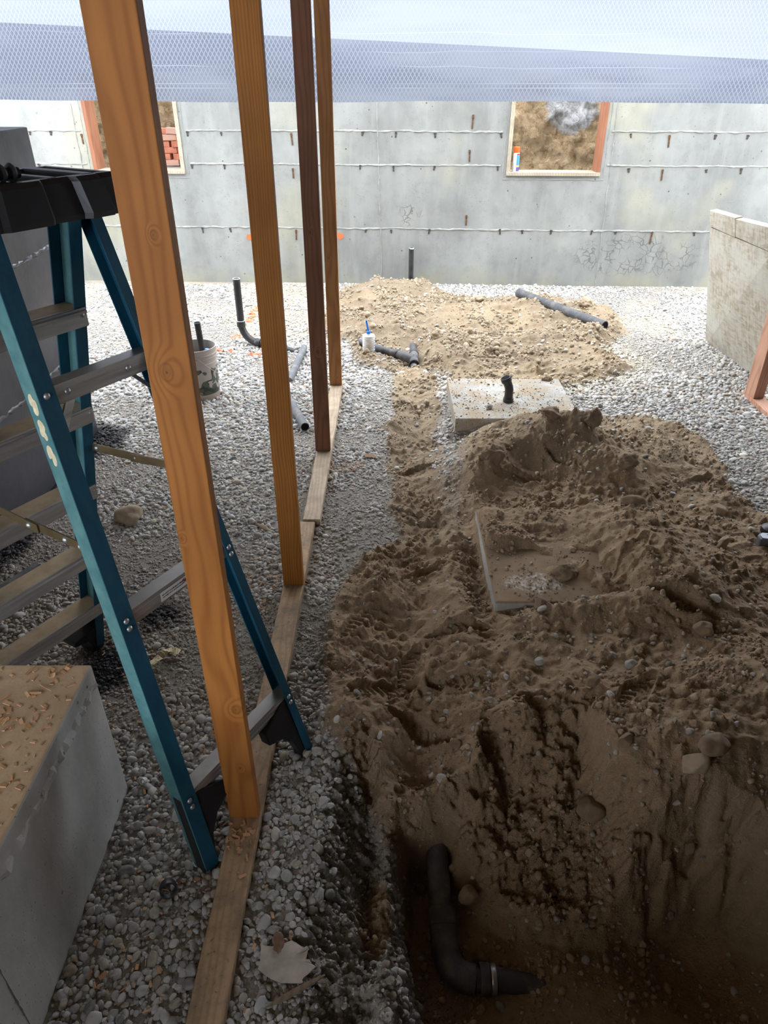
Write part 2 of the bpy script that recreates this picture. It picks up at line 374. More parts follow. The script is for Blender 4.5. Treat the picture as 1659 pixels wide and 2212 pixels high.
    M['rock_brown'] = rock('soil_stained_rock', (0.15, 0.105, 0.068), (0.27, 0.195, 0.13))
    M['rock_grey'] = rock('grey_rock', (0.24, 0.22, 0.20), (0.40, 0.38, 0.35))
    k = NT('old_red_brick'); n = k.noise(12, 5, 0.65)
    c = k.ramp(n, [(0.3, (0.27, 0.085, 0.055)), (0.7, (0.43, 0.175, 0.115))])
    c = k.mix(k.math('MULTIPLY', k.smooth(k.rnd(), 0.45, 0.75), 0.5), c, (0.42, 0.34, 0.28)); M['brick'] = k.done(c, 0.9, 0, 0.15)
    M['ceiling'] = m_plain('subfloor_underside', (0.22, 0.16, 0.10), 0.9)
    k, c = m_concrete('basement_concrete', (0.24, 0.235, 0.22), 0.5, False, 1.0); M['rear'] = k.done(c, 0.9, 0, 0.2)
    # reinforced plastic sheet: clear film with a woven scrim of white threads
    k = NT('reinforced_plastic'); k.t.nodes.remove(k.b)
    xyz = k.sep()
    wob = k.math('MULTIPLY', k.noise(1.6, 2), 0.05)
    def threads(sx, sz, off):
        v = k.math('ADD', k.math('ADD', k.math('MULTIPLY', xyz[0], sx), k.math('MULTIPLY', xyz[2], sz)), k.math('ADD', wob, off))
        p = k.math('PINGPONG', v, 0.5)
        return k.smooth(p, 0.16, 0.05)
    th = k.math('MAXIMUM', threads(39, 24, 0.0), threads(39, -24, 0.3))
    cre = None
    for z, a in ((2.028, 0.003), (1.938, 0.003), (1.914, 0.003), (2.11, 0.002), (2.20, 0.003)):
        wz = k.math('MULTIPLY', k.math('SUBTRACT', k.noise(0.7, 3, 0.6, k.mapv(loc=(z * 9, 0, 0))), 0.5), 0.10 if z > 2 else 0.012)
        dd = k.math('ABSOLUTE', k.math('SUBTRACT', k.math('ADD', xyz[2], wz), z))
        l_ = k.math('MULTIPLY', k.smooth(dd, a, a * 0.3), k.smooth(k.noise(1.1, 2, 0.5, k.mapv(loc=(z, 5, z))), 0.40, 0.55))
        cre = l_ if cre is None else k.math('MAXIMUM', cre, l_)
    mask = k.math('MAXIMUM', k.math('MULTIPLY', th, 0.42), k.math('MULTIPLY', cre, 0.6))
    haze = k.math('MULTIPLY', k.smooth(k.noise(1.3, 4, 0.6, k.mapv(scale=(0.5, 1, 2.5))), 0.42, 0.68), 0.30)
    mask = k.math('MAXIMUM', mask, haze)
    opac = k.math('ADD', 0.932, k.math('MULTIPLY', mask, 0.055))
    scat = k.mix(mask, (0.105, 0.118, 0.155), (0.34, 0.355, 0.39))
    tr = k.n('ShaderNodeBsdfTransparent', Color=(0.93, 0.95, 1.0)); tl = k.n('ShaderNodeBsdfTranslucent', Color=scat); df = k.n('ShaderNodeBsdfDiffuse', Color=scat)
    m1 = k.n('ShaderNodeMixShader'); m1.inputs[0].default_value = 0.25
    k.t.links.new(tl.outputs[0], m1.inputs[1]); k.t.links.new(df.outputs[0], m1.inputs[2])
    m2 = k.n('ShaderNodeMixShader'); k.t.links.new(opac, m2.inputs[0]); k.t.links.new(tr.outputs[0], m2.inputs[1]); k.t.links.new(m1.outputs[0], m2.inputs[2])
    k.t.links.new(m2.outputs[0], k.out.inputs['Surface']); M['plastic'] = k.m
build_materials()

# ------------------------------------------------------------------ mesh builders
class MB:
    def __init__(s): s.v = []; s.f = []
    def add(s, vs_, fs_, mtx=None):
        b = len(s.v)
        s.v += [tuple(mtx @ Vector(p)) if mtx is not None else tuple(p) for p in vs_]
        s.f += [tuple(b + i for i in f) for f in fs_]; return s
    def box(s, lo, hi, mtx=None):
        x0, y0, z0 = lo; x1, y1, z1 = hi
        return s.add([(x0, y0, z0), (x1, y0, z0), (x1, y1, z0), (x0, y1, z0), (x0, y0, z1), (x1, y0, z1), (x1, y1, z1), (x0, y1, z1)],
                     [(0, 3, 2, 1), (4, 5, 6, 7), (0, 1, 5, 4), (1, 2, 6, 5), (2, 3, 7, 6), (3, 0, 4, 7)], mtx)
    def loft(s, rings, cap=True, closed=True):
        n = len(rings[0]); vs_ = [p for r in rings for p in r]; fs_ = []
        for i in range(len(rings) - 1):
            for j in range(n if closed else n - 1):
                a = i * n + j; b = i * n + (j + 1) % n
                fs_.append((a, b, b + n, a + n))
        if cap: fs_.append(tuple(range(n - 1, -1, -1))); fs_.append(tuple((len(rings) - 1) * n + j for j in range(n)))
        return s.add(vs_, fs_)
    def lathe(s, prof, n=28, mtx=None, cap=False):
        b = MB(); rings = [[(r * math.cos(2 * math.pi * j / n), r * math.sin(2 * math.pi * j / n), z) for j in range(n)] for r, z in prof]
        b.loft(rings, cap); return s.add(b.v, b.f, mtx)
    def tube(s, pts, rad, n=20, cap=True, inner=None, depth=None):
        """round bar along pts; inner = bore radius gives an open pipe"""
        pts = [Vector(p) for p in pts]; m = len(pts); rings = []; up = None; fr = []
        for i, p in enumerate(pts):
            t = (pts[min(i + 1, m - 1)] - pts[max(i - 1, 0)]).normalized()
            if up is None: up = Vector((0, 0, 1)) if abs(t.z) < 0.9 else Vector((1, 0, 0))
            a = t.cross(up).normalized(); up = a.cross(t).normalized(); fr.append((p, a, up.copy()))
        def ring(p, a, u, r): return [tuple(p + a * (r * math.cos(2 * math.pi * j / n)) + u * (r * math.sin(2 * math.pi * j / n))) for j in range(n)]
        rr = rad if isinstance(rad, (list, tuple)) else [rad] * m
        outer = [ring(*fr[i], rr[i]) for i in range(m)]
        if inner is None: return s.loft(outer, cap)
        inn = [ring(*fr[i], rr[i] - (rad if not isinstance(rad, (list, tuple)) else rr[i]) + inner) for i in range(m)]
        return s.loft(inn[::-1] + outer + [inn[-1]] if False else outer + inn[::-1] + [outer[0]], False)
    def prism(s, poly, h0, h1, mtx=None):
        n = len(poly)
        return s.add([(x, y, h0) for x, y in poly] + [(x, y, h1) for x, y in poly],
                     [tuple(range(n - 1, -1, -1)), tuple(range(n, 2 * n))] + [(i, (i + 1) % n, n + (i + 1) % n, n + i) for i in range(n)], mtx)
    def mesh(s, name, bevel=0.0, smooth=False, seg=2):
        me = bpy.data.meshes.new(name); me.from_pydata(s.v, [], s.f)
        bm = bmesh.new(); bm.from_mesh(me)
        bmesh.ops.recalc_face_normals(bm, faces=bm.faces)
        if bevel > 0:
            ed = [e for e in bm.edges if len(e.link_faces) == 2 and e.calc_face_angle(0) > 0.5]
            bmesh.ops.bevel(bm, geom=ed, offset=bevel, segments=seg, affect='EDGES', profile=0.6, clamp_overlap=True)
        if smooth:
            for f in bm.faces: f.smooth = True
            for e in bm.edges:
                if len(e.link_faces) == 2 and e.calc_face_angle(0) > 0.7: e.smooth = False
        bm.to_mesh(me); bm.free(); return me
    def build(s, name, m=None, parent=None, bevel=0.0, smooth=False, loc=None, rot=None):
        return link_mesh(name, s.mesh(name, bevel, smooth), m, parent, loc, rot)

# ------------------------------------------------------------------ numeric noise and the lie of the ground
def _hash(ix, iy, seed):
    h = (ix.astype(np.int64) * 374761393 + iy.astype(np.int64) * 668265263 + seed * 1442695041) & 0xFFFFFFFF
    h = ((h ^ (h >> 13)) * 1274126177) & 0xFFFFFFFF
    h = (h ^ (h >> 16)) & 0xFFFFFF
    return h / float(0xFFFFFF)
def vnoise(x, y, seed=0):
    ix = np.floor(x); iy = np.floor(y); fx = x - ix; fy = y - iy
    u = fx * fx * fx * (fx * (fx * 6 - 15) + 10); v = fy * fy * fy * (fy * (fy * 6 - 15) + 10)
    a = _hash(ix, iy, seed); b = _hash(ix + 1, iy, seed); c = _hash(ix, iy + 1, seed); d = _hash(ix + 1, iy + 1, seed)
    return (a * (1 - u) + b * u) * (1 - v) + (c * (1 - u) + d * u) * v
def fbm(x, y, f, oct=4, seed=0, gain=0.5):
    t = np.zeros_like(x); a = 1.0; tot = 0
    for i in range(oct):
        t += a * vnoise(x * f + 17.3 * i, y * f - 9.1 * i, seed + i); tot += a; a *= gain; f *= 2.03
    return t / tot - 0.5
def ridged(x, y, f, oct=4, seed=0):
    t = np.zeros_like(x); a = 1.0; tot = 0
    for i in range(oct):
        t += a * (1 - np.abs(2 * vnoise(x * f + 5.7 * i, y * f + 3.3 * i, seed + i) - 1)); tot += a; a *= 0.5; f *= 2.1
    return t / tot
def worley(x, y, f, seed=0):
    x = x * f; y = y * f; ix = np.floor(x); iy = np.floor(y); best = np.full_like(x, 9.0)
    for dx in (-1, 0, 1):
        for dy in (-1, 0, 1):
            cx = ix + dx; cy = iy + dy
            px = cx + _hash(cx, cy, seed); py = cy + _hash(cx, cy, seed + 77)
            best = np.minimum(best, (px - x) ** 2 + (py - y) ** 2)
    return np.sqrt(best)
def sdf_poly(x, y, poly):
    d = np.full_like(x, 1e9); ins = np.zeros(x.shape, bool); n = len(poly)
    for i in range(n):
        ax, ay = poly[i]; bx, by = poly[(i + 1) % n]; ex, ey = bx - ax, by - ay
        t = np.clip(((x - ax) * ex + (y - ay) * ey) / (ex * ex + ey * ey), 0, 1)
        d = np.minimum(d, (x - ax - t * ex) ** 2 + (y - ay - t * ey) ** 2)
        c = ((ay > y) != (by > y)) & (x < (bx - ax) * (y - ay) / ((by - ay) + 1e-12) + ax)
        ins ^= c
    d = np.sqrt(d); return np.where(ins, -d, d)
def dist_line(x, y, pts):
    d = np.full_like(x, 1e9)
    for (ax, ay), (bx, by) in zip(pts[:-1], pts[1:]):
        ex, ey = bx - ax, by - ay
        t = np.clip(((x - ax) * ex + (y - ay) * ey) / (ex * ex + ey * ey), 0, 1)
        d = np.minimum(d, (x - ax - t * ex) ** 2 + (y - ay - t * ey) ** 2)
    return np.sqrt(d)
def sstep(v, a, b):
    t = np.clip((v - a) / (b - a), 0, 1); return t * t * (3 - 2 * t)
def gs(x, y, cx, cy, sx, sy, rot=0.0):
    c, s_ = math.cos(rot), math.sin(rot); u = (x - cx) * c + (y - cy) * s_; v = -(x - cx) * s_ + (y - cy) * c
    return np.exp(-(u / sx) ** 2 - (v / sy) ** 2)

SPOIL = [(.15, 5.35), (.06, 5.15), (.055, 4.43), (.0, 4.0), (.05, 3.52), (.014, 3.22), (.07, 2.99), (-.11, 2.79), (-.24, 2.47), (-.25, 2.14), (-.22, 1.89),
         (-.2, 1.71), (-.03, 1.48), (.04, 1.30), (.10, 1.1), (.08, .8), (.08, -.3), (3.2, -.3), (3.2, 2.6), (2.4, 2.95), (2.0, 3.2), (1.97, 3.5),
         (2.06, 4.0), (1.8, 4.42), (1.24, 4.42), (.9, 4.2), (.36, 4.05), (.40, 4.5), (.43, 5.2), (.3, 5.4)]
PATCH = [(-.46, 7.7), (-.1, 7.95), (.46, 7.9), (.85, 7.2), (1.47, 7.45), (2.2, 6.9), (2.2, 6.25), (1.85, 5.76), (1.97, 5.3), (1.4, 4.95), (.9, 4.82), (.48, 4.9), (.41, 5.37),
         (.07, 5.25), (-.2, 5.43), (-.36, 6.0), (-.7, 6.3), (-.62, 6.8)]
PIT = [(.10, 1.36), (.20, 1.38), (.27, 1.27), (.36, 1.18), (.50, 1.15), (.66, 1.17), (.78, 1.22), (.95, 1.25), (1.12, 1.22), (1.30, 1.06), (1.6, .8), (1.6, -.2), (.2, -.2), (.12, .75), (.10, 1.15)]
TRENCH = [(.22, 5.75), (.25, 5.2), (.21, 4.4), (.14, 3.9), (.2, 3.4), (.2, 2.9), (.12, 2.5), (.1, 2.1), (.15, 1.75), (.15, 1.45)]
PADN = (.467, 2.31, 1.30, 3.055, .10)     # near pad x0 y0 x1 y1 top
PADF = (.455, 4.13, 1.258, 4.83, .12)     # far pad
PRINTS = [(.0, 1.9, .3, .15, .055, .030), (.12, 1.73, -.5, .14, .05, .028), (-.1, 2.29, .9, .14, .05, .020), (.29, 1.9, -.2, .14, .05, .022), (.65, 1.70, .4, .14, .05, .025),
          (1.20, 2.2, -.6, .15, .06, .06), (.88, 1.76, .7, .13, .05, .022), (.74, 3.44, .1, .15, .06, .025), (.17, 3.70, .2, .14, .05, .02), (.19, 2.66, .5, .13, .05, .025),
          (1.02, 3.55, -.8, .14, .05, .03), (1.75, 3.45, .5, .14, .05, .02), (.85, 5.25, .3, .15, .06, .015), (1.1, 5.1, -.1, .15, .06, .015), (.62, 5.4, .6, .15, .06, .015),
          (1.1, 2.55, .8, .14, .05, .03), (.3, 2.2, .0, .14, .05, .02), (.1, 2.05, 1.2, .13, .05, .022)]
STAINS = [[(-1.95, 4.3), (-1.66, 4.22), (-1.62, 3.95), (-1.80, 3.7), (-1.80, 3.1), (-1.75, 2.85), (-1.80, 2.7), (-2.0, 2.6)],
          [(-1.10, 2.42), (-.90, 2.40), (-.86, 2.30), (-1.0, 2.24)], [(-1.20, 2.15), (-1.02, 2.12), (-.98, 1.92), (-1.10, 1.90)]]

def ground(x, y):
    """height and surface masks of the whole lot, in metres"""
    wob = .07 * fbm(x, y, 3.5, 3, 11) + .05 * fbm(x, y, 11, 3, 12)
    s1 = sdf_poly(x, y, SPOIL) + wob; s2 = sdf_poly(x, y, PATCH) + 1.8 * wob
    soil = np.maximum(1 - sstep(s1, -.035, .03), 1 - sstep(s2, -.05, .04))
    # the gravel bank between the trench and the far pad
    bank = gs(x, y, .40, 3.75, .07, .5, -.05) * .9
    soil = np.clip(soil - bank * .7, 0, 1)
    soil = np.maximum(soil, .9 * sstep(gs(x, y, -.03, 1.12, .07, .15) + wob, .5, .62))
    z = .018 * fbm(x, y, 1.4, 3, 3)
    z *= 1 - gs(x, y, -.40, 2.5, .25, 30)
    dt = dist_line(x, y, TRENCH)
    far = sstep(y, 1.3, 1.8)
    z -= .085 * np.exp(-(dt / .155) ** 2) * far
    z += np.exp(-(dt / .16) ** 2) * far * (.055 * (fbm(x, y, 3.2, 3, 21) + .25) + .02 * np.maximum(ridged(x, y, 7, 3, 22) - .5, 0))
    z += .075 * gs(x, y, .26, 5.22, .085, .17) + .045 * gs(x, y, .1, 4.35, .1, .12) + .04 * gs(x, y, .2, 4.62, .09, .1)
    z += .03 * gs(x, y, .40, 4.3, .06, .7) * (1 - soil)
    # back heap
    z += .245 * gs(x, y, .98, 3.80, .40, .25) + .12 * gs(x, y, .58, 3.58, .20, .19) + .12 * gs(x, y, 1.22, 3.50, .20, .16) + .05 * gs(x, y, 1.6, 3.75, .25, .3)
    z += .07 * gs(x, y, .84, 3.98, .22, .10) + .08 * gs(x, y, 1.13, 3.78, .09, .09) + .06 * gs(x, y, 1.33, 3.44, .10, .08) + .06 * gs(x, y, .56, 3.44, .08, .07)
    z -= .07 * gs(x, y, .86, 3.55, .12, .12)
    # front heap around and over the near pad
    z += .15 * gs(x, y, 1.25, 2.55, .40, .50) + .12 * gs(x, y, .95, 1.72, .65, .24) + .08 * gs(x, y, 1.35, 1.75, .28, .35) + .06 * gs(x, y, .75, 2.06, .30, .14)
    z += .05 * gs(x, y, .42, 1.98, .22, .18) + .05 * gs(x, y, .50, 1.62, .16, .13) + .05 * gs(x, y, 1.05, 1.50, .14, .10) + .04 * gs(x, y, .02, 2.45, .16, .12)
    z += .09 * gs(x, y, .82, 2.23, .30, .09) + .06 * gs(x, y, 1.15, 2.30, .25, .2)
    z += .05 * gs(x, y, .30, 2.40, .09, .30) + .05 * gs(x, y, -.12, 1.72, .10, .20) + .03 * gs(x, y, .0, 2.65, .08, .16)
    z += .09 * gs(x, y, .85, 1.52, .45, .12) + .05 * gs(x, y, .45, 1.50, .14, .10)
    z -= .10 * gs(x, y, .13, 1.52, .10, .16, .15)                      # notch that runs down into the pit
    z += .05 * gs(x, y, .17, 1.47, .10, .05)
    z += .045 * gs(x, y, -.02, 1.58, .045, .16, -.55)
    z += .035 * gs(x, y, -.14, 1.24, .14, .28)                        # shoulder of gravel left of the pit
    # far patch
    pt = 1 - sstep(s2, -.12, .05)
    z += pt * (.035 + .085 * np.maximum(fbm(x, y, 2.1, 4, 31), -.2))
    z += pt * (.07 * gs(x, y, .22, 7.55, .30, .22) + .06 * gs(x, y, 1.55, 6.75, .45, .35) + .05 * gs(x, y, 1.75, 5.9, .2, .25) + .05 * gs(x, y, .55, 5.8, .15, .5))
    z += .10 * pt * np.maximum(ridged(x, y, 3.2, 4, 33) - .62, 0) * 1.6
    z -= .06 * np.exp(-(dist_line(x, y, [(-.1, 5.78), (.24, 5.52), (.26, 5.9)]) / .10) ** 2)
    # lumps and crumbs wherever there is soil
    near = 1 - sstep(y, 4.4, 5.0)
    zs0 = z.copy()
    lum = .075 * (ridged(x, y, 2.6, 4, 41) - .5) + .060 * fbm(x, y, 6.5, 4, 42) + .030 * (ridged(x, y, 11, 3, 45) - .5) + .016 * fbm(x, y, 26, 3, 43)
    wl_ = worley(x, y, 17, 5); wl2 = worley(x, y, 41, 6)
    crumbs = np.maximum(.42 - wl_, 0) * .085 * sstep(fbm(x, y, 4, 3, 44), -.02, .14) + np.maximum(.45 - wl2, 0) * .022 * sstep(fbm(x, y, 7, 3, 46), -.12, .1)
    z += soil * (.014 + (lum + crumbs) * (.62 + .20 * near))
    # boot prints
    for (px, py, a, L, Wd, dep) in PRINTS:
        c, s_ = math.cos(a), math.sin(a); u = ((x - px) * c + (y - py) * s_) ; v = (-(x - px) * s_ + (y - py) * c)
        waist = Wd * (.82 + .18 * np.cos(u / L * 5.0)); q = (u / L) ** 2 + (v / waist) ** 2
        inn = 1 - sstep(q, .72, 1.0); rim = np.exp(-((np.sqrt(q) - 1.08) / .13) ** 2)
        bars = .5 + .5 * np.sin((u + np.abs(v) * .6) * 2 * math.pi / .030)
        flat = zs0 + .015 - dep + .009 * sstep(bars, .30, .7) + .15 * (z - zs0)
        z = z * (1 - .9 * inn) + flat * .9 * inn + .40 * dep * rim * soil
    # pads stand proud of the soil where they show
    def over(pad, zs):
        nonlocal z
        x0, y0, x1, y1, top = pad
        inside = sstep(x, x0 - .02, x0 + .03) * (1 - sstep(x, x1 - .03, x1 + .03)) * sstep(y, y0 - .02, y0 + .03) * (1 - sstep(y, y1 - .03, y1 + .03))
        z = z * (1 - inside) + zs * inside
    rl = dist_line(x, y, [(.49, 2.735), (.60, 2.70), (.72, 2.675), (.86, 2.60), (.95, 2.42), (1.0, 2.3)])
    cover = np.maximum(sstep(x + (y - 2.6) * .15 + .3 * wob, .90, 1.12), sstep(y + .5 * wob + (x - .5) * .10, 2.70, 2.76))
    zn = .070 + cover * (.040 + .5 * np.maximum(z - .10, 0) * sstep(x, .7, 1.1) + .8 * soil * np.maximum(lum, -.02) + .05 * sstep(x, .95, 1.2)) + .055 * np.exp(-(rl / .045) ** 2) * (.75 + 1.8 * fbm(x, y, 9, 3, 51)) + .4 * crumbs
    zn += .05 * gs(x, y, .77, 2.53, .07, .05)
    over(PADN, zn)
    # soil banked against the left face of the near pad stays below its edge
    z -= .05 * gs(x, y, .43, 2.68, .05, .42)
    zf = .085 + np.maximum(z - .115, 0) * sstep((x - .72) * .8 - (y - 4.13) * 1.0, -.12, .25)
    over(PADF, zf)
    z -= .04 * gs(x, y, .45, 4.05, .10, .06)
    # the pit
    dp = sdf_poly(x, y, PIT) + .10 * fbm(x, y, 4, 4, 61) + .05 * fbm(x, y, 14, 3, 62)
    mid = sstep(x + .12 * fbm(x, y, 6, 2, 66), .18, .40) * (1 - sstep(x + .15 * fbm(x, y, 5, 2, 67), .62, .88))
    slope = 3.3 - 2.25 * mid - 2.2 * (1 - sstep(x, -.06, .06)) + 1.0 * fbm(x, y, 3, 2, 63)
    slope = np.maximum(slope, .8) + 4 * sstep(dp, .62, .9)
    bottom = -.35 - .16 * gs(x, y, 1.0, 1.15, .28, .22)
    pitz = bottom + .05 * fbm(x, y, 6, 4, 64) + np.maximum(dp, 0) * slope + sstep(dp, .01, .08) * (.085 * fbm(x, 2.4 * y, 5.5, 5, 68, .55) + .10 * np.maximum(.42 - worley(x, 2.2 * y, 15, 8), 0) + .05 * np.maximum(.45 - worley(x, 2.2 * y, 34, 9), 0))
    z = np.minimum(z, pitz) + .0
    # masks
    damp = np.clip(1 - sstep(y + .5 * fbm(x, y, 1.3, 2, 71), 3.1, 4.6), 0, 1) * (1 - .55 * gs(x, y, 1.75, 3.7, .22, .5))
    damp = np.where((dt < .2) & (y > 2.9), damp * .5, damp)
    sand = np.clip(gs(x, y, 1.1, 5.05, .6, .22) + .9 * gs(x, y, .2, 5.2, .12, .3) + .8 * gs(x, y, 1.85, 5.6, .3, .4) + .55 * sstep(fbm(x, y, 1.1, 3, 72), .02, .2) * sstep(y, 5.6, 6.6), 0, 1)
    st = np.zeros_like(x)
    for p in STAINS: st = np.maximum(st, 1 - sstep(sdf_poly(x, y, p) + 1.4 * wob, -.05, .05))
    return z, soil, damp, sand, st

def Hz(x, y):
    return float(ground(np.array([float(x)]), np.array([float(y)]))[0][0])

def build_ground():
    ny, nx = 1080, 860
    t = np.linspace(0, 1, ny); yy = .15 + (8.35 - .15) * (np.exp(2.1 * t) - 1) / (math.exp(2.1) - 1)
    u = np.linspace(-1, 1, nx); uu = np.sign(u) * np.abs(u) ** 1.0
    half = 1.05 + .52 * yy; yy[0] = -3.3
    X = uu[None, :] * half[:, None] + .05; Y = np.repeat(yy[:, None], nx, 1)
    X[:, 0] = -7.0; X[:, -1] = 7.0
    x = X.ravel(); y = Y.ravel()
    z, soil, damp, sand, st = ground(x, y)
    co = np.stack([x, y, z], 1)
    i = np.arange(ny - 1)[:, None] * nx + np.arange(nx - 1)[None, :]
    q = np.stack([i, i + 1, i + nx + 1, i + nx], 2).reshape(-1, 4)
    cx = x[q].mean(1); cy = y[q].mean(1); cs = soil[q].mean(1)
    cls = np.zeros(len(q), int); cs = np.where((x[q].max(1) > 3.25) | (y[q].min(1) < -.5), 0, cs)
    cls[(cs >= .5)] = 3
    cls[(cs >= .5) & (cy < 4.6) & (cy >= 3.16 + .05 * np.sin(cx * 9)) & (cx > .42)] = 2
    cls[(cs >= .5) & (cy < 3.16 + .05 * np.sin(cx * 9))] = 1
    out = []
    for k_, name in ((0, 'floor'), (1, 'dirt_mound'), (2, 'dirt_mound'), (3, 'backfill_soil')):
        f = q[cls == k_]
        used, inv = np.unique(f.ravel(), return_inverse=True); f2 = inv.reshape(-1, 4)
        me = bpy.data.meshes.new(name)
        me.vertices.add(len(used)); me.vertices.foreach_set('co', co[used].ravel().astype(np.float32))
        me.loops.add(f2.size); me.loops.foreach_set('vertex_index', f2.ravel().astype(np.int32))
        me.polygons.add(len(f2)); me.polygons.foreach_set('loop_start', (np.arange(len(f2)) * 4).astype(np.int32))
        me.polygons.foreach_set('use_smooth', np.ones(len(f2), bool))
        me.update(calc_edges=True)
        for an, arr in (('soil', soil), ('damp', damp), ('sand', sand), ('stain', st)):
            a = me.attributes.new(an, 'FLOAT', 'POINT'); a.data.foreach_set('value', arr[used].astype(np.float32))
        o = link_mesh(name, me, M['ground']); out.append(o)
    tag(out[0], 'pale gravel bed covering the basement floor', None, None, 'structure')
    tag(out[1], 'big damp brown dirt heap around the buried near concrete pad and open pit', 'dirt pile', None, 'stuff')
    tag(out[2], 'brown dirt heap between the two concrete pads, lapping over the far one', 'dirt pile', None, 'stuff')
    tag(out[3], 'tan disturbed soil filling the pipe trench and spread before the far wall', 'soil', None, 'stuff')
build_ground()

# ------------------------------------------------------------------ scattered loose stone (stuff)
def scatter_object(name, P, S, Rt, T, V, mat, sub=2, amp=0.55, nvar=6, flat=(1, 1, 0.7), freq=1.1, label='', cat='', shade=True, box=False):
    me = bpy.data.meshes.new(name); n = len(P)
    me.vertices.add(n); me.vertices.foreach_set('co', P.astype(np.float32).ravel())
    a = me.attributes.new('siz', 'FLOAT_VECTOR', 'POINT'); a.data.foreach_set('vector', S.astype(np.float32).ravel())
    a = me.attributes.new('rot', 'FLOAT_VECTOR', 'POINT'); a.data.foreach_set('vector', Rt.astype(np.float32).ravel())
    a = me.attributes.new('tint', 'FLOAT_COLOR', 'POINT'); a.data.foreach_set('color', np.concatenate([T, np.ones((n, 1))], 1).astype(np.float32).ravel())
    a = me.attributes.new('vid', 'INT', 'POINT'); a.data.foreach_set('value', V.astype(np.int32))
    o = link_mesh(name, me, mat)
    ng = bpy.data.node_groups.new(name + '_scatter', 'GeometryNodeTree')
    ng.interface.new_socket('Geometry', in_out='INPUT', socket_type='NodeSocketGeometry')
    ng.interface.new_socket('Geometry', in_out='OUTPUT', socket_type='NodeSocketGeometry')
    N = ng.nodes; L = ng.links
    gi = N.new('NodeGroupInput'); go = N.new('NodeGroupOutput')
    g2i = N.new('GeometryNodeGeometryToInstance')
    for i in range(nvar):
        if box:
            ico = N.new('GeometryNodeMeshCube'); ico.inputs['Size'].default_value = (2, 2, 2)
        else:
            ico = N.new('GeometryNodeMeshIcoSphere'); ico.inputs['Radius'].default_value = 1.0; ico.inputs['Subdivisions'].default_value = sub
        sp = N.new('GeometryNodeSetPosition'); nz = N.new('ShaderNodeTexNoise'); nz.noise_dimensions = '4D'
        nz.inputs['W'].default_value = i * 7.31 + 1.7; nz.inputs['Scale'].default_value = freq; nz.inputs['Detail'].default_value = 1.0
        sub_ = N.new('ShaderNodeVectorMath'); sub_.operation = 'SUBTRACT'; sub_.inputs[1].default_value = (.5, .5, .5)
        scl = N.new('ShaderNodeVectorMath'); scl.operation = 'SCALE'; scl.inputs['Scale'].default_value = amp * 2.2
        L.new(nz.outputs['Color'], sub_.inputs[0]); L.new(sub_.outputs[0], scl.inputs[0])
        L.new(ico.outputs['Mesh'], sp.inputs['Geometry']); L.new(scl.outputs[0], sp.inputs['Offset'])
        sm = N.new('GeometryNodeSetShadeSmooth'); sm.inputs['Shade Smooth'].default_value = shade
        mt = N.new('GeometryNodeSetMaterial'); mt.inputs['Material'].default_value = mat
        L.new(sp.outputs[0], sm.inputs[0]); L.new(sm.outputs[0], mt.inputs[0]); L.new(mt.outputs[0], g2i.inputs[0])
    ip = N.new('GeometryNodeInstanceOnPoints'); ip.inputs['Pick Instance'].default_value = True
    def na(nm, dt):
        a_ = N.new('GeometryNodeInputNamedAttribute'); a_.data_type = dt; a_.inputs['Name'].default_value = nm; return a_.outputs['Attribute']
    L.new(gi.outputs[0], ip.inputs['Points']); L.new(g2i.outputs[0], ip.inputs['Instance'])
    L.new(na('vid', 'INT'), ip.inputs['Instance Index'])
    e2r = N.new('FunctionNodeEulerToRotation'); L.new(na('rot', 'FLOAT_VECTOR'), e2r.inputs[0]); L.new(e2r.outputs[0], ip.inputs['Rotation'])
    L.new(na('siz', 'FLOAT_VECTOR'), ip.inputs['Scale']); L.new(ip.outputs[0], go.inputs[0])
    md = o.modifiers.new('scatter', 'NODES'); md.node_group = ng
    tag(o, label, cat, None, 'stuff'); return o

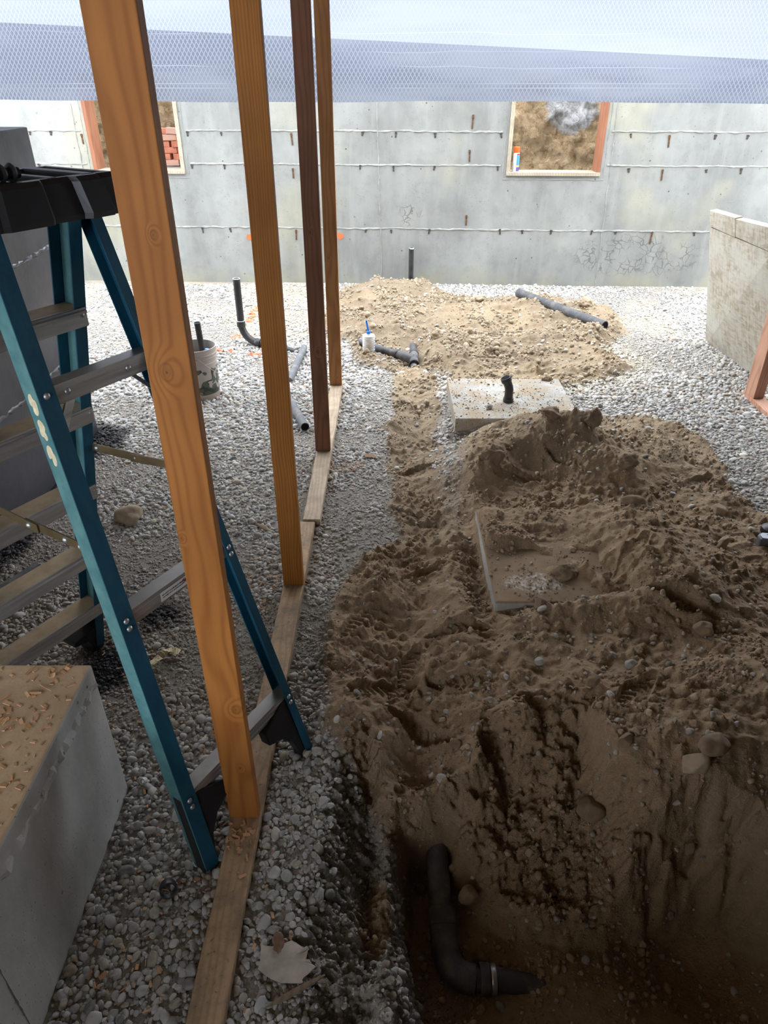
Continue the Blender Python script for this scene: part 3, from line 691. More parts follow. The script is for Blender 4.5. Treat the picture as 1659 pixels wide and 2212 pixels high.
def keep_out(x, y):
    bad = (x < -1.86) & (y < 4.28)
    bad |= (x < -.825) & (y < 1.48)
    bad |= (np.abs(x - (-.431 + .0193 * (y - 1.0))) < .050) & (y < 4.95)
    for p in (PADN, PADF): bad |= (x > p[0]) & (x < p[2]) & (y > p[1]) & (y < p[3])
    bad |= y > 8.03 - .0472 * x
    bad |= (np.abs(x - 2.70) < .05) & (y < 4.86)
    return bad
ORANGE = [((-1.275, 6.62), (-1.29, 7.15), .035), ((-1.30, 6.22), (-1.33, 6.12), .05), ((-1.42, 5.76), (-1.30, 5.75), .03), ((-1.10, 5.68), (-1.02, 5.66), .035), ((-.36, 3.1), (-.33, 3.15), .02)]
def gravel_points():
    n = 520000
    y = np.sqrt(rng.random(n) * (8.05 ** 2 - .45 ** 2) + .45 ** 2); half = .75 + .56 * y
    y = .45 + (8.05 - .45) * rng.random(n) ** .72; half = .70 + .56 * y
    x = (rng.random(n) * 2 - 1) * half
    dens = 7600.0 * np.where(y > 4.2, .50, np.where(y > 2.6, .8, 1.0)) * np.where(y > 6, .8, 1.0)
    # rejection to an even density: the proposal has known density per square metre
    pr = n * (1 / (8.05 - .45) / .72 * ((y - .45) / (8.05 - .45) + 1e-6) ** (1 / .72 - 1)) / (2 * half)
    ok = (rng.random(n) < dens / pr) & ~keep_out(x, y); x = x[ok]; y = y[ok]
    z, soil, damp, sand, st = ground(x, y)
    p = np.clip(1 - soil * 1.05, 0, 1) * (1 - .35 * sand) + .03
    fine = sstep(fbm(x, y, 2.2, 3, 91), .02, .12)
    ok = rng.random(len(x)) < p; x, y, z, soil, sand, st, fine = (a[ok] for a in (x, y, z, soil, sand, st, fine))
    n = len(x)
    s = .0066 * np.exp(rng.normal(0, .36, n)) * (1 - .40 * fine) * np.where(y > 4.2, 1.42, 1.0)
    s = np.where(rng.random(n) < .02, s * 1.6, s); s = np.clip(s, .003, .021)
    S = np.stack([s * rng.uniform(.9, 1.35, n), s * rng.uniform(.75, 1.1, n), s * rng.uniform(.5, .8, n)], 1)
    Rt = np.stack([rng.normal(0, .45, n), rng.normal(0, .45, n), rng.uniform(0, 6.28, n)], 1)
    pal = .90 * np.array([(.44, .435, .42), (.53, .525, .51), (.34, .335, .325), (.49, .45, .39), (.24, .235, .225), (.60, .59, .56), (.42, .36, .29), (.31, .25, .20), (.66, .63, .56)])
    w_ = np.array([.22, .20, .16, .12, .07, .10, .07, .03, .03]); T = pal[rng.choice(len(pal), n, p=w_ / w_.sum())] * rng.uniform(.85, 1.1, (n, 1))
    brown = (sstep(fbm(x, y, 1.0, 3, 93), -.06, .12) * .75) * (1 - sstep(y, 2.6, 4.0))
    T = T * (1 - brown[:, None] * .45) + np.array([.33, .255, .18]) * (brown[:, None] * .45)
    T = T * (1 - .12 * (1 - sstep(y, 1.4, 3.6)))[:, None]          # nearer stones are tinted darker
    T = T * (1 - .5 * sand[:, None]) + np.array([.62, .53, .38]) * (.5 * sand[:, None])
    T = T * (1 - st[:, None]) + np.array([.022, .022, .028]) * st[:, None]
    for a, b, wd in ORANGE:
        d = dist_line(x, y, [a, b]); hit = (d < wd) & (rng.random(n) < .85); T[hit] = np.array([.90, .22, .10])
    P = np.stack([x, y, z + s * .25], 1)
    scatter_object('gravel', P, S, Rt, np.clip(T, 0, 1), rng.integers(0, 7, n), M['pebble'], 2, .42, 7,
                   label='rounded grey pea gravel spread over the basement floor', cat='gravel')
    return n
gravel_points()

def clod_points():
    n = 120000; y = .5 + 7.4 * rng.random(n) ** 1.25; x = -.8 + (3.4) * rng.random(n)
    vis = np.abs(x) < .55 + .58 * y; x = x[vis]; y = y[vis]
    z, soil, damp, sand, st = ground(x, y)
    cl = sstep(fbm(x, y, 5, 3, 95), -.03, .16)
    pads = np.zeros(len(x), bool)
    for p in (PADN, PADF):
        pads |= (x > p[0]) & (x < p[2]) & (y > p[1]) & (y < p[3]) & (z < p[4] - .004)
    ok = (soil > .5) & (rng.random(len(x)) < .10 + .75 * cl) & ~pads
    x, y, z, damp, sand = (a[ok] for a in (x, y, z, damp, sand)); n = len(x)
    s = np.clip(.0034 * np.exp(rng.normal(0, .60, n)), .0014, .017) * np.where(y > 4.5, 1.5, 1.0)
    S = np.stack([s * rng.uniform(.9, 1.3, n), s * rng.uniform(.8, 1.1, n), s * rng.uniform(.6, .95, n)], 1)
    Rt = rng.uniform(0, 6.28, (n, 3))
    dry = np.array([.34, .27, .185]); wet = np.array([.285, .20, .13])
    T = dry * (1 - .8 * damp[:, None]) + wet * (.8 * damp[:, None]); T = T * rng.uniform(.75, 1.2, (n, 1))
    st_ = (rng.random(n) < .15) & (s < .0075); T[st_] = np.array([.31, .275, .23]) * rng.uniform(.7, 1.2, (st_.sum(), 1)) * (1 - .35 * damp[st_])[:, None]
    P = np.stack([x, y, z + s * .3], 1)
    for (x0, y0, x1, y1, top), m_, dark in ((PADN, 2600, .75), (PADF, 1500, .2)):      # grit trodden onto the pads
        px = rng.uniform(x0, x1, m_); py = rng.uniform(y0, y1, m_); pz = ground(px, py)[0]
        k_ = (pz < top - .004) & (rng.random(m_) < .25 + .75 * sstep(fbm(px, py, 6, 3, 96), -.05, .12)); px, py = px[k_], py[k_]; m_ = len(px)
        ps = np.clip(.0022 * np.exp(rng.normal(0, .6, m_)), .001, .009)
        P = np.concatenate([P, np.stack([px, py, top + ps * .3], 1)]); S = np.concatenate([S, np.stack([ps * 1.1, ps, ps * .7], 1)]); Rt = np.concatenate([Rt, rng.uniform(0, 6.28, (m_, 3))])
        T = np.concatenate([T, (dry * (1 - dark) + wet * dark) * rng.uniform(.6, 1.25, (m_, 1))])
    n = len(P)
    scatter_object('loose_soil', P, S, Rt, np.clip(T, 0, 1), rng.integers(0, 6, n), M['clod'], 2, .5, 6, freq=1.5,
                   label='crumbs of soil and small stones lying all over the dirt', cat='soil')
clod_points()

# ------------------------------------------------------------------ the shell
WA = math.atan(-.0472)
def wall_w(u, v=0.0, z=0.0):
    """far-wall coordinates (along, behind, up) to the world"""
    return (u * math.cos(WA) - v * math.sin(WA), 8.063 + u * math.sin(WA) + v * math.cos(WA), z)
def wall_top(u): return 2.265 - .042 * u
OPEN = ((-3.06, -2.085), (1.255, 2.215)); SILL, HEAD = 1.12, 2.0
JOINTS = (.59, 1.207, 1.512)

def build_far_wall():
    b = MB(); cuts = [-5.4, OPEN[0][0], OPEN[0][1], OPEN[1][0], OPEN[1][1], 4.7]
    def cell(u0, u1, z0, z1, top=False):
        za = wall_top(u0) if top else z1; zb = wall_top(u1) if top else z1
        b.add([(u0, 0, z0), (u1, 0, z0), (u1, .2, z0), (u0, .2, z0), (u0, 0, za), (u1, 0, zb), (u1, .2, zb), (u0, .2, za)],
              [(0, 3, 2, 1), (4, 5, 6, 7), (0, 1, 5, 4), (1, 2, 6, 5), (2, 3, 7, 6), (3, 0, 4, 7)])
    for i in range(5):
        u0, u1 = cuts[i], cuts[i + 1]
        if i in (1, 3): cell(u0, u1, -.3, SILL); cell(u0, u1, HEAD, 0, True)
        else: cell(u0, u1, -.3, 0, True)
    wall = b.build('wall_far', M['wall'], loc=(0, 8.063, 0), rot=(0, 0, WA))
    tag(wall, 'pale grey formed concrete wall at the far end', None, None, 'structure')
    rr = random.Random(3)
    def fin(p0, p1, name='joint_ridge', hw=.014, pr=.007):
        L = math.hypot(p1[0] - p0[0], p1[1] - p0[1]); n = max(4, int(L / .035)); rings = []
        dx, dz = (p1[0] - p0[0]) / L, (p1[1] - p0[1]) / L
        off = 0
        for i in range(n + 1):
            t = i / n; w_ = hw * rr.uniform(.4, 1.3); h = pr * rr.uniform(.25, 1.4); off = off * .7 + rr.uniform(-.004, .004)
            cx = p0[0] + (p1[0] - p0[0]) * t - dz * off; cz = p0[1] + (p1[1] - p0[1]) * t + dx * off
            rings.append([(cx + dz * w_, .004, cz - dx * w_), (cx + dz * w_ * .3, -h, cz - dx * w_ * .3), (cx - dz * w_ * .3, -h * .8, cz + dx * w_ * .3), (cx - dz * w_, .004, cz + dx * w_)])
        m = MB(); m.loft(rings); m.build(name, M['fin'], wall)
    fin((-5.3, JOINTS[0]), (4.6, JOINTS[0] - .012))
    for z in JOINTS[1:]:
        for u0, u1 in ((-5.3, OPEN[0][0] - .06), (OPEN[0][1] + .06, OPEN[1][0] - .06), (OPEN[1][1] + .06, 4.6)): fin((u0, z), (u1, z - .008))
    for (a, c) in (((-.022, .0), (-.085, 2.1)), ((2.345, .0), (2.31, 1.2)), ((2.31, 1.2), (2.29, 2.05)), ((-3.66, 1.0), (-3.20, 1.0 + .6)), ((-3.18, .9), (-3.17, 1.75))):
        if a[0] == -3.66: continue
        fin(a, c, 'joint_ridge', .008, .007)
    for u0, u1 in OPEN:   # feather edges round the openings
        fin((u0 - .035, SILL - .03), (u0 - .03, 1.85), 'joint_ridge', .005, .005); fin((u1 + .035, SILL - .03), (u1 + .03, 1.85), 'joint_ridge', .005, .005)
        fin((u0 - .03, SILL - .045), (u1 + .04, SILL - .05), 'joint_ridge', .005, .005)
    base = MB().box((-.008, -.007, -.055), (.008, .003, .055)).box((-.011, -.010, .030), (.011, .003, .052)).mesh('form_tie', .002)
    base.materials.append(M['rust'])
    for u, z in [(-.941, 1.435), (-.949, 1.12), (-.957, .512), (.886, 1.595), (.874, 1.29), (.878, .675), (2.85, 1.428), (2.844, 1.122), (2.853, .515), (-3.119, 1.43)]:
        o = link_mesh('form_tie', base, None, wall, (u, 0, z), (0, rr.uniform(-.08, .08), 0)); o.scale = (1, 1, rr.uniform(.85, 1.25))
    sm = MB().box((-.009, -.006, -.022), (.009, .003, .022)).box((-.014, -.007, .008), (.014, .003, .02)).mesh('form_tie', .002); sm.materials.append(M['rust_dark'])
    for u, z in [(-3.658, 1.479), (-3.438, 1.48), (-2.012, 1.48), (-1.663, 1.48), (-.218, 1.486), (.12, 1.478), (.517, 1.474), (1.18, 1.476), (2.466, 1.476), (3.295, 1.466), (3.611, 1.467), (-3.64, 1.177), (-2.009, 1.176),
                 (-1.666, 1.178), (-.247, 1.18), (.098, 1.168), (.519, 1.175), (1.17, 1.176), (2.501, 1.163), (3.28, 1.16), (3.626, 1.16), (-1.982, .551), (-1.675, .554), (-.198, .561), (.078, .555), (.487, .558), (1.245, .562),
                 (1.482, .562), (1.787, .562), (2.217, .562), (2.471, .562), (3.297, .557)]:
        o = link_mesh('form_tie', sm, None, wall, (u, 0, z), (0, rr.uniform(-.25, .25), 0)); o.scale = (rr.uniform(.7, 1.1), 1, rr.uniform(.7, 1.3))
    for u, z, lab in ((-.476, .502, 'beside the farthest stud'), (-1.473, .484, 'peeping out beside the second stud')):
        pts = []; 
        for j in range(22): a = 2 * math.pi * j / 22; r_ = .038 * rr.uniform(.75, 1.15); pts.append((r_ * math.cos(a), r_ * math.sin(a) * .9))
        m = MB(); m.add([(x, -.003, z_) for x, z_ in pts] + [(x, .002, z_) for x, z_ in pts], [tuple(range(22)), tuple(range(43, 21, -1))] + [(i, (i + 1) % 22, 22 + (i + 1) % 22, 22 + i) for i in range(22)])
        m.build('paint_spot', M['orange_paint'], wall, loc=(u, 0, z))
    # window bucks
    for n_, (u0, u1) in enumerate(OPEN):
        w_ = empty('window_%d' % (n_ + 1), (0, 8.063, 0), WA, None, None, None, 'structure')
        t_ = .042
        MB().box((u0 + .002, -.012, SILL + .02), (u0 + t_, .215, HEAD - .002)).build('jamb', M['buck_red' if n_ == 0 else 'buck'], w_, .003)
        MB().box((u1 - t_, -.012, SILL + .02), (u1 - .002, .215, HEAD - .002)).build('jamb', M['buck' if n_ == 0 else 'buck_red'], w_, .003)
        MB().box((u0 + .002, -.022, SILL - .012), (u1 - .002, .215, SILL + .022)).build('window_sill', M['buck'], w_, .003)
    return wall
WALL = build_far_wall()

def build_bank():
    nx, nz = 420, 90; vs_ = []; fs_ = []
    us = np.linspace(-6.5, 6.5, nx); ts = np.linspace(0, 1, nz)
    U, T = np.meshgrid(us, ts)
    prof_v = .42 + .40 * T ** 1.2; prof_z = -.2 + 2.25 * np.minimum(T / .86, 1.0)
    prof_v = np.where(T > .86, prof_v + (T - .86) / .14 * 7.0, prof_v)
    nb = .16 * fbm(U, T * 2.2, 2.3, 5, 201) + .09 * (ridged(U, T * 2.2, 5, 4, 202) - .5) + .06 * fbm(U, T * 2.2, 14, 4, 205)
    nb -= .10 * gs(U, T * 2.61 - .2, 1.73, 1.30, .06, .14) + .07 * gs(U, T * 2.61 - .2, 2.06, 1.25, .035, .10)
    V = prof_v - nb; Z = np.where(T > .86, 2.05 + .1 * fbm(U, T * 9, 1.0, 3, 203), prof_z)
    for j in range(nz):
        for i in range(nx): vs_.append((U[j, i], V[j, i], Z[j, i]))
    for j in range(nz - 1):
        for i in range(nx - 1): a = j * nx + i; fs_.append((a, a + 1, a + nx + 1, a + nx))
    me = bpy.data.meshes.new('earth_bank'); me.from_pydata(vs_, [], fs_)
    for p in me.polygons: p.use_smooth = True
    o = link_mesh('earth_bank', me, M['bank'], None, (0, 8.063, 0), (0, 0, WA))
    tag(o, 'cut bank of crumbly tan earth behind the concrete wall, seen through its openings', 'earth bank')
build_bank()

def build_shell():
    c = MB().box((-5.2, -3.4, 3.0), (5.2, 5.12, 3.25)); 
    tag(c.build('ceiling', M['ceiling']), None, None, None, 'structure')
    b = MB()   # rear wall with a wide opening high on its left half
    b.box((-5.2, -3.4, -.1), (-4.6, -3.2, 3.0)).box((-.7, -3.4, -.1), (5.2, -3.2, 3.0)).box((-4.6, -3.4, -.1), (-.7, -3.2, .5)).box((-4.6, -3.4, 2.9), (-.7, -3.2, 3.0))
    tag(MB().box((-.50, -3.2, -.1), (-.40, -.42, 3.0)).build('light_block_wall', M['ceiling']), None, None, None, 'structure')  # unseen wall, added to keep the rear light off the pit
    tag(b.build('wall_back', M['rear']), None, None, None, 'structure')
    tag(MB().box((5.0, -3.2, -.1), (5.2, 5.1, 3.0)).build('wall_right', M['rear']), None, None, None, 'structure')
    tag(MB().box((-5.2, -3.2, -.1), (-5.0, -2.6, 3.0)).box((-5.2, -.2, -.1), (-5.0, 5.1, 3.0)).box((-5.2, -2.6, -.1), (-5.0, -.2, .8)).box((-5.2, -2.6, 2.8), (-5.0, -.2, 3.0)).build('wall_outer', M['rear']), None, None, None, 'structure')
    # tarred stub wall beside the ladder
    m = MB(); y1 = 4.242; ch = .035
    m.prism([(-2.12, 1.62), (-1.875, 1.62), (-1.875, y1 - ch), (-1.875 - ch, y1), (-2.12, y1)], -.1, 1.748)
    w_ = tag(m.build('wall_left', M['tar'], None, .006), 'dark grey tarred concrete wall behind the stepladder', None, None, 'structure')
    rr = random.Random(5)
    for z0 in (1.165, .545):
        rings = []; off = 0
        for i in range(90):
            y = 1.64 + (y1 - 1.70) * i / 89; h = rr.uniform(.004, .016); hw = rr.uniform(.006, .016); off = off * .8 + rr.uniform(-.006, .006); z = z0 + off
            rings.append([(-1.878, y, z - hw), (-1.875 + h, y, z - hw * .3), (-1.875 + h * .8, y, z + hw * .4), (-1.878, y, z + hw)])
        q = MB(); q.loft(rings); q.build('joint_ridge', M['tar'], w_)
build_shell()

def build_plastic():
    nx, nz = 220, 36; x0, x1 = -4.9, 4.9; y = 5.04
    vs_ = []; fs_ = []
    for j in range(nz):
        for i in range(nx):
            u = i / (nx - 1); t = j / (nz - 1); x = x0 + (x1 - x0) * u
            zb = 1.842 - .0025 * x + .004 * math.sin(x * 2.1) + .002 * math.sin(x * 7)
            z = zb + (2.995 - zb) * t
            d = .022 * math.sin(x * 1.7 + 1.2 * t) + .012 * math.sin(x * 4.3 - 3 * t + 1) + .010 * math.sin(9 * t + x * .6)
            vs_.append((x, y + d * (1 - .9 * t), z))
    for j in range(nz - 1):
        for i in range(nx - 1): a = j * nx + i; fs_.append((a, a + 1, a + nx + 1, a + nx))
    me = bpy.data.meshes.new('plastic_sheet'); me.from_pydata(vs_, [], fs_)
    for p in me.polygons: p.use_smooth = True
    o = link_mesh('plastic_sheet', me, M['plastic'])
    tag(o, 'translucent reinforced plastic sheeting hung across the top of the view', 'plastic sheet')
build_plastic()

# ------------------------------------------------------------------ stud line
def build_studs():
    def plate(name, pa, pb, ztop, mat, label, wd=.089):
        dx, dy = pb[0] - pa[0], pb[1] - pa[1]; L = math.hypot(dx, dy); a = math.atan2(dx, dy)
        n = 24; rings = []
        for i in range(n + 1):
            y = -L / 2 + L * i / n; w = wd / 2 + .0012 * math.sin(i * 1.9)
            c = .003
            rings.append([(-w, y, -.038), (w, y, -.038), (w, y, -c), (w - c, y, 0), (-w + c, y, 0), (-w, y, -c)])
        m = MB(); m.loft(rings)
        return tag(m.build(name, mat, None, 0, False, ((pa[0] + pb[0]) / 2, (pa[1] + pb[1]) / 2, ztop), (0, 0, -a)), label, 'board', 'sole plates under the row of studs')
    plate('sole_plate', (-.4462, -.1), (-.3985, 3.035), .038, M['plate'], 'muddy brown sole plate board on the gravel, carrying the nearest two studs')
    plate('sole_plate', (-.3715, 3.045), (-.3485, 4.95), .046, M['plate_far'], 'paler dusty sole plate board carrying the two farther studs')
    # the nailed-off blob of mud and stones on the plate
    data = [(-.4285, 1.363, .038, 'stud_a', 'nearest tall orange-brown wooden stud with a big round knot'),
            (-.404, 2.523, .038, 'stud_b', 'fine-grained orange stud standing second in the row'),
            (-.369, 3.834, .046, 'stud_c', 'dark reddish-brown stud third in the row with a lengthwise crack'),
            (-.354, 4.905, .046, 'stud_d', 'farthest lighter brown stud at the end of the row')]
    for x, y, z, mt, lab in data:
        m = MB().box((-.0445, -.019, 0), (.0445, .019, 3.0 - z))
        o = m.build('wall_stud', M[mt], None, .0025, False, (x, y, z), (0, 0, R(-.8)))
        tag(o, lab, 'stud', 'row of wall studs')
    # drying crack of the third stud
    # right-hand framing
    st = empty('corner_post', (2.64, 4.71, .038), R(6), 'short pinkish doubled stud standing at the right edge of the picture', 'stud')
    MB().box((-.038, -.058, 0), (-.001, .058, 2.96)).build('stud_ply', M['red_stud'], st, .003)
    MB().box((.001, -.056, 0), (.040, .058, 2.96)).build('stud_ply', M['red_stud'], st, .003)
    b = MB().box((-.05, -1.3, -.0), (.05, .60, .038)).build('sole_plate', M['red_stud'], None, .003, False, (2.642, 4.2, 0), (0, 0, R(-1)))
    tag(b, 'pinkish new sole plate under the doubled stud at the right edge', 'board')
build_studs()

def build_osb():
    e = empty('strand_board_wall', (2.85, 5.45, 0), 0, 'leaning beige strand board panel with two capping strips, standing on the gravel', 'board panel')
    A0 = Vector((2.821, 6.03, -.03)); B0 = Vector((2.885, 4.86, -.03))
    A1 = Vector((2.600, 6.03, 1.07)); B1 = Vector((2.515, 4.86, 1.135))
    n = (B0 - A0).cross(A1 - A0).normalized()
    if n.x < 0: n = -n
    off = Vector((2.85, 5.45, 0))
    def P(u, v): return (A0 * (1 - u) + B0 * u) * (1 - v) + (A1 * (1 - u) + B1 * u) * v - off
    def panel(name, u0, u1, va, vb, th, mat, lift=0.0):
        q = [P(u0, va[0]), P(u1, va[1]), P(u1, vb[1]), P(u0, vb[0])]; q = [p - n * lift for p in q]; r_ = [p + n * th for p in q]
        m = MB(); m.add([tuple(p) for p in q + r_], [(0, 1, 2, 3), (7, 6, 5, 4), (0, 4, 5, 1), (1, 5, 6, 2), (2, 6, 7, 3), (3, 7, 4, 0)])
        m.build(name, mat, e, .002)
    panel('board_sheet', 0, 1, (0, 0), (.885, .868), .022, M['osb'])
    panel('capping_strip', .0, .468, (.893, .881), (1.0, 1.0), .055, M['osb'], .004)
    panel('capping_strip', .475, 1.0, (.885, .872), (.994, 1.004), .055, M['osb'], .004)
    panel('gap_shade_strip', .02, .98, (.875, .862), (.90, .885), .03, M['bore'], -.006)  # black strip stands in for the shade in the gap below the strips
build_osb()

# ------------------------------------------------------------------ concrete block and pads
def build_block():
    m = MB(); m.box((-2.0, -.5, -.12), (-.832, 1.478, .548))
    me = m.mesh('footing_block', .010, False, 3); me.materials.append(M['block']); me.materials.append(M['block_top'])
    for p in me.polygons: p.material_index = 1 if (p.normal.z > .9 and p.center.z > .5) else 0
    o = link_mesh('concrete_block', me)
    tag(o, 'low concrete block with a dusty top and wood shavings, lower left corner', 'concrete block')
    rr = random.Random(8)
    def fin(fn, n, hw, pr):
        rings = []; off = 0
        for i in range(n):
            t = i / (n - 1); h = pr * rr.uniform(.2, 1.3); w = hw * rr.uniform(.5, 1.3); off = off * .75 + rr.uniform(-.004, .004)
            y, z, ty, tz = fn(t, off)
            rings.append([(-.835, y - tz * w, z - ty * w), (-.832 + h, y - tz * w * .3, z - ty * w * .3), (-.832 + h * .7, y + tz * w * .4, z + ty * w * .4), (-.835, y + tz * w, z + ty * w)])
        q = MB(); q.loft(rings); q.build('joint_ridge', M['block'], o)
    fin(lambda t, off: (-.4 + 1.86 * t, .478 + off + .012 * t, 1, 0), 110, .014, .012)
    fin(lambda t, off: (.775 + .2 * off, -.02 + .40 * t, 0, 1), 24, .004, .004)
    fin(lambda t, off: (.70 + .3 * off, -.02 + .42 * t, 0, 1), 24, .009, .008)
    # far footing pads
    for p, mat, lab, nm in ((PADN, M['pad_soiled'], 'near concrete pad smeared with brown soil, half buried under the dirt heap', 0), (PADF, M['pad'], 'far square concrete pad dusted pale, with a black elbow standing on it', 1)):
        x0, y0, x1, y1, top = p
        b = MB(); b.box((x0, y0, -.32), (x1, y1, 0))
        me = b.mesh('concrete_pad', .006, False, 2); me.materials.append(mat)
        tag(link_mesh('concrete_pad', me, None, None, (0, 0, top)), lab, 'concrete pad', 'concrete footing pads')
build_block()

def shavings():
    rr = random.Random(12)
    # larger curls on the block: one object each
    spots = [(-.905, 1.462, 3, 1.1, 'long straight wood shaving close to the back edge of the concrete block'), (-.925, 1.43, 2, .3, 'fat curled shaving just in front of the back edge of the concrete block'),
             (-.995, 1.45, 1, 1.3, 'bent narrow shaving in the middle of the block top, near its back edge'), (-1.08, 1.41, 0, .2, 'broad pale shaving at the far left of the block top'),
             (-1.07, 1.36, 2, 2.2, 'tightly curled shaving in the heap at the left of the block top'), (-1.02, 1.35, 1, .9, 'thin orange sliver beside the heap of chips on the block'),
             (-.925, 1.385, 3, 2.6, 'straight twig-like shaving near the right edge of the block top'), (-.945, 1.365, 1, .0, 'short crooked shaving crossing beside the twig-like one on the block'),
             (-.985, 1.27, 0, .7, 'flat flake shaving halfway down the block top'), (-1.03, 1.22, 2, 1.7, 'small rolled shaving at the left frame edge on the block top'),
             (-.915, 1.25, 0, 2.4, 'blunt tan shaving near the right edge halfway along the block'), (-.985, 1.06, 0, 1.0, 'wide lone shaving on the reddish front part of the block top')]
    protos = []
    for v in range(4):
        n = 7; L = (.030, .040, .022, .050)[v]; wd = (.009, .004, .011, .003)[v]; curl = (1.1, .5, 1.8, .3)[v]; rings = []
        for i in range(n):
            t = i / (n - 1); a = curl * (t - .5); x = L * (t - .5); z = .35 * L * (1 - math.cos(a)) + .001; w = wd * (.55 + .45 * math.sin(math.pi * t)) * (.9 + .2 * rr.random())
            rings.append([(x, -w, z), (x, w, z + .002), (x, w, z + .0032), (x, -w, z + .0012)])
        m = MB(); m.loft(rings); me = m.mesh('wood_shaving'); me.materials.append(m_plain('fresh_shaving_%d' % v, ((.62, .36, .17), (.52, .30, .15), (.66, .40, .21), (.58, .36, .20))[v], .8, 0, .2, .15, 40)); protos.append(me)
    for x, y, v, rz, lab in spots:
        o = link_mesh('wood_shaving', protos[v], None, None, (x, y, .5485), (rr.uniform(-.08, .08), rr.uniform(-.08, .08), rz))
        s = rr.uniform(.7, 1.0); o.scale = (s, s, s)
        tag(o, lab, 'wood shaving', 'wood shavings on the concrete block')
    # small chips: stuff
    n = 620; P = []; S = []; Rt = []; T = []
    zones = [((-1.0, 1.2), (.16, .22), 300, .549), ((-.62, 1.25), (.16, .22), 90, None), ((-.55, 2.5), (.12, .15), 60, None), ((-.26, 3.7), (.09, .08), 70, None), ((-.42, 1.27), (.03, .05), 45, .040),
             ((-.65, .8), (.18, .15), 60, None), ((-.7, 2.0), (.35, .3), 60, None), ((-.8, 3.2), (.5, .6), 45, None), ((-.95, 1.65), (.2, .12), 50, None)]
    for (cx, cy), (sx, sy), k_, zz in zones:
        for _ in range(k_):
            x = rr.gauss(cx, sx); y = rr.gauss(cy, sy)
            if zz and zz > .5 and (x > -.845 or x < -1.6 or y > 1.46): continue
            if zz and zz < .1 and abs(x + .43) > .04: continue
            if zz is None and ((x < -.82 and y < 1.49) or x < -1.84 or abs(x + .43) < .06): continue
            z = zz if zz else Hz(x, y) + .010
            s = rr.uniform(.003, .011); P.append((x, y, z)); S.append((s, s * rr.uniform(.15, .6), .0012)); Rt.append((rr.gauss(0, .12 if zz else .5), rr.gauss(0, .12 if zz else .5), rr.uniform(0, 6.28)))
            b_ = rr.uniform(.7, 1.1); T.append((.56 * b_, .32 * b_, .17 * b_))
    scatter_object('wood_chips', np.array(P), np.array(S), np.array(Rt), np.array(T), np.array([rr.randrange(3) for _ in P]), M['chip'], 1, .25, 3, label='small orange-brown wood chips littering the block and the gravel', cat='wood chips', box=True, shade=False)
shavings()

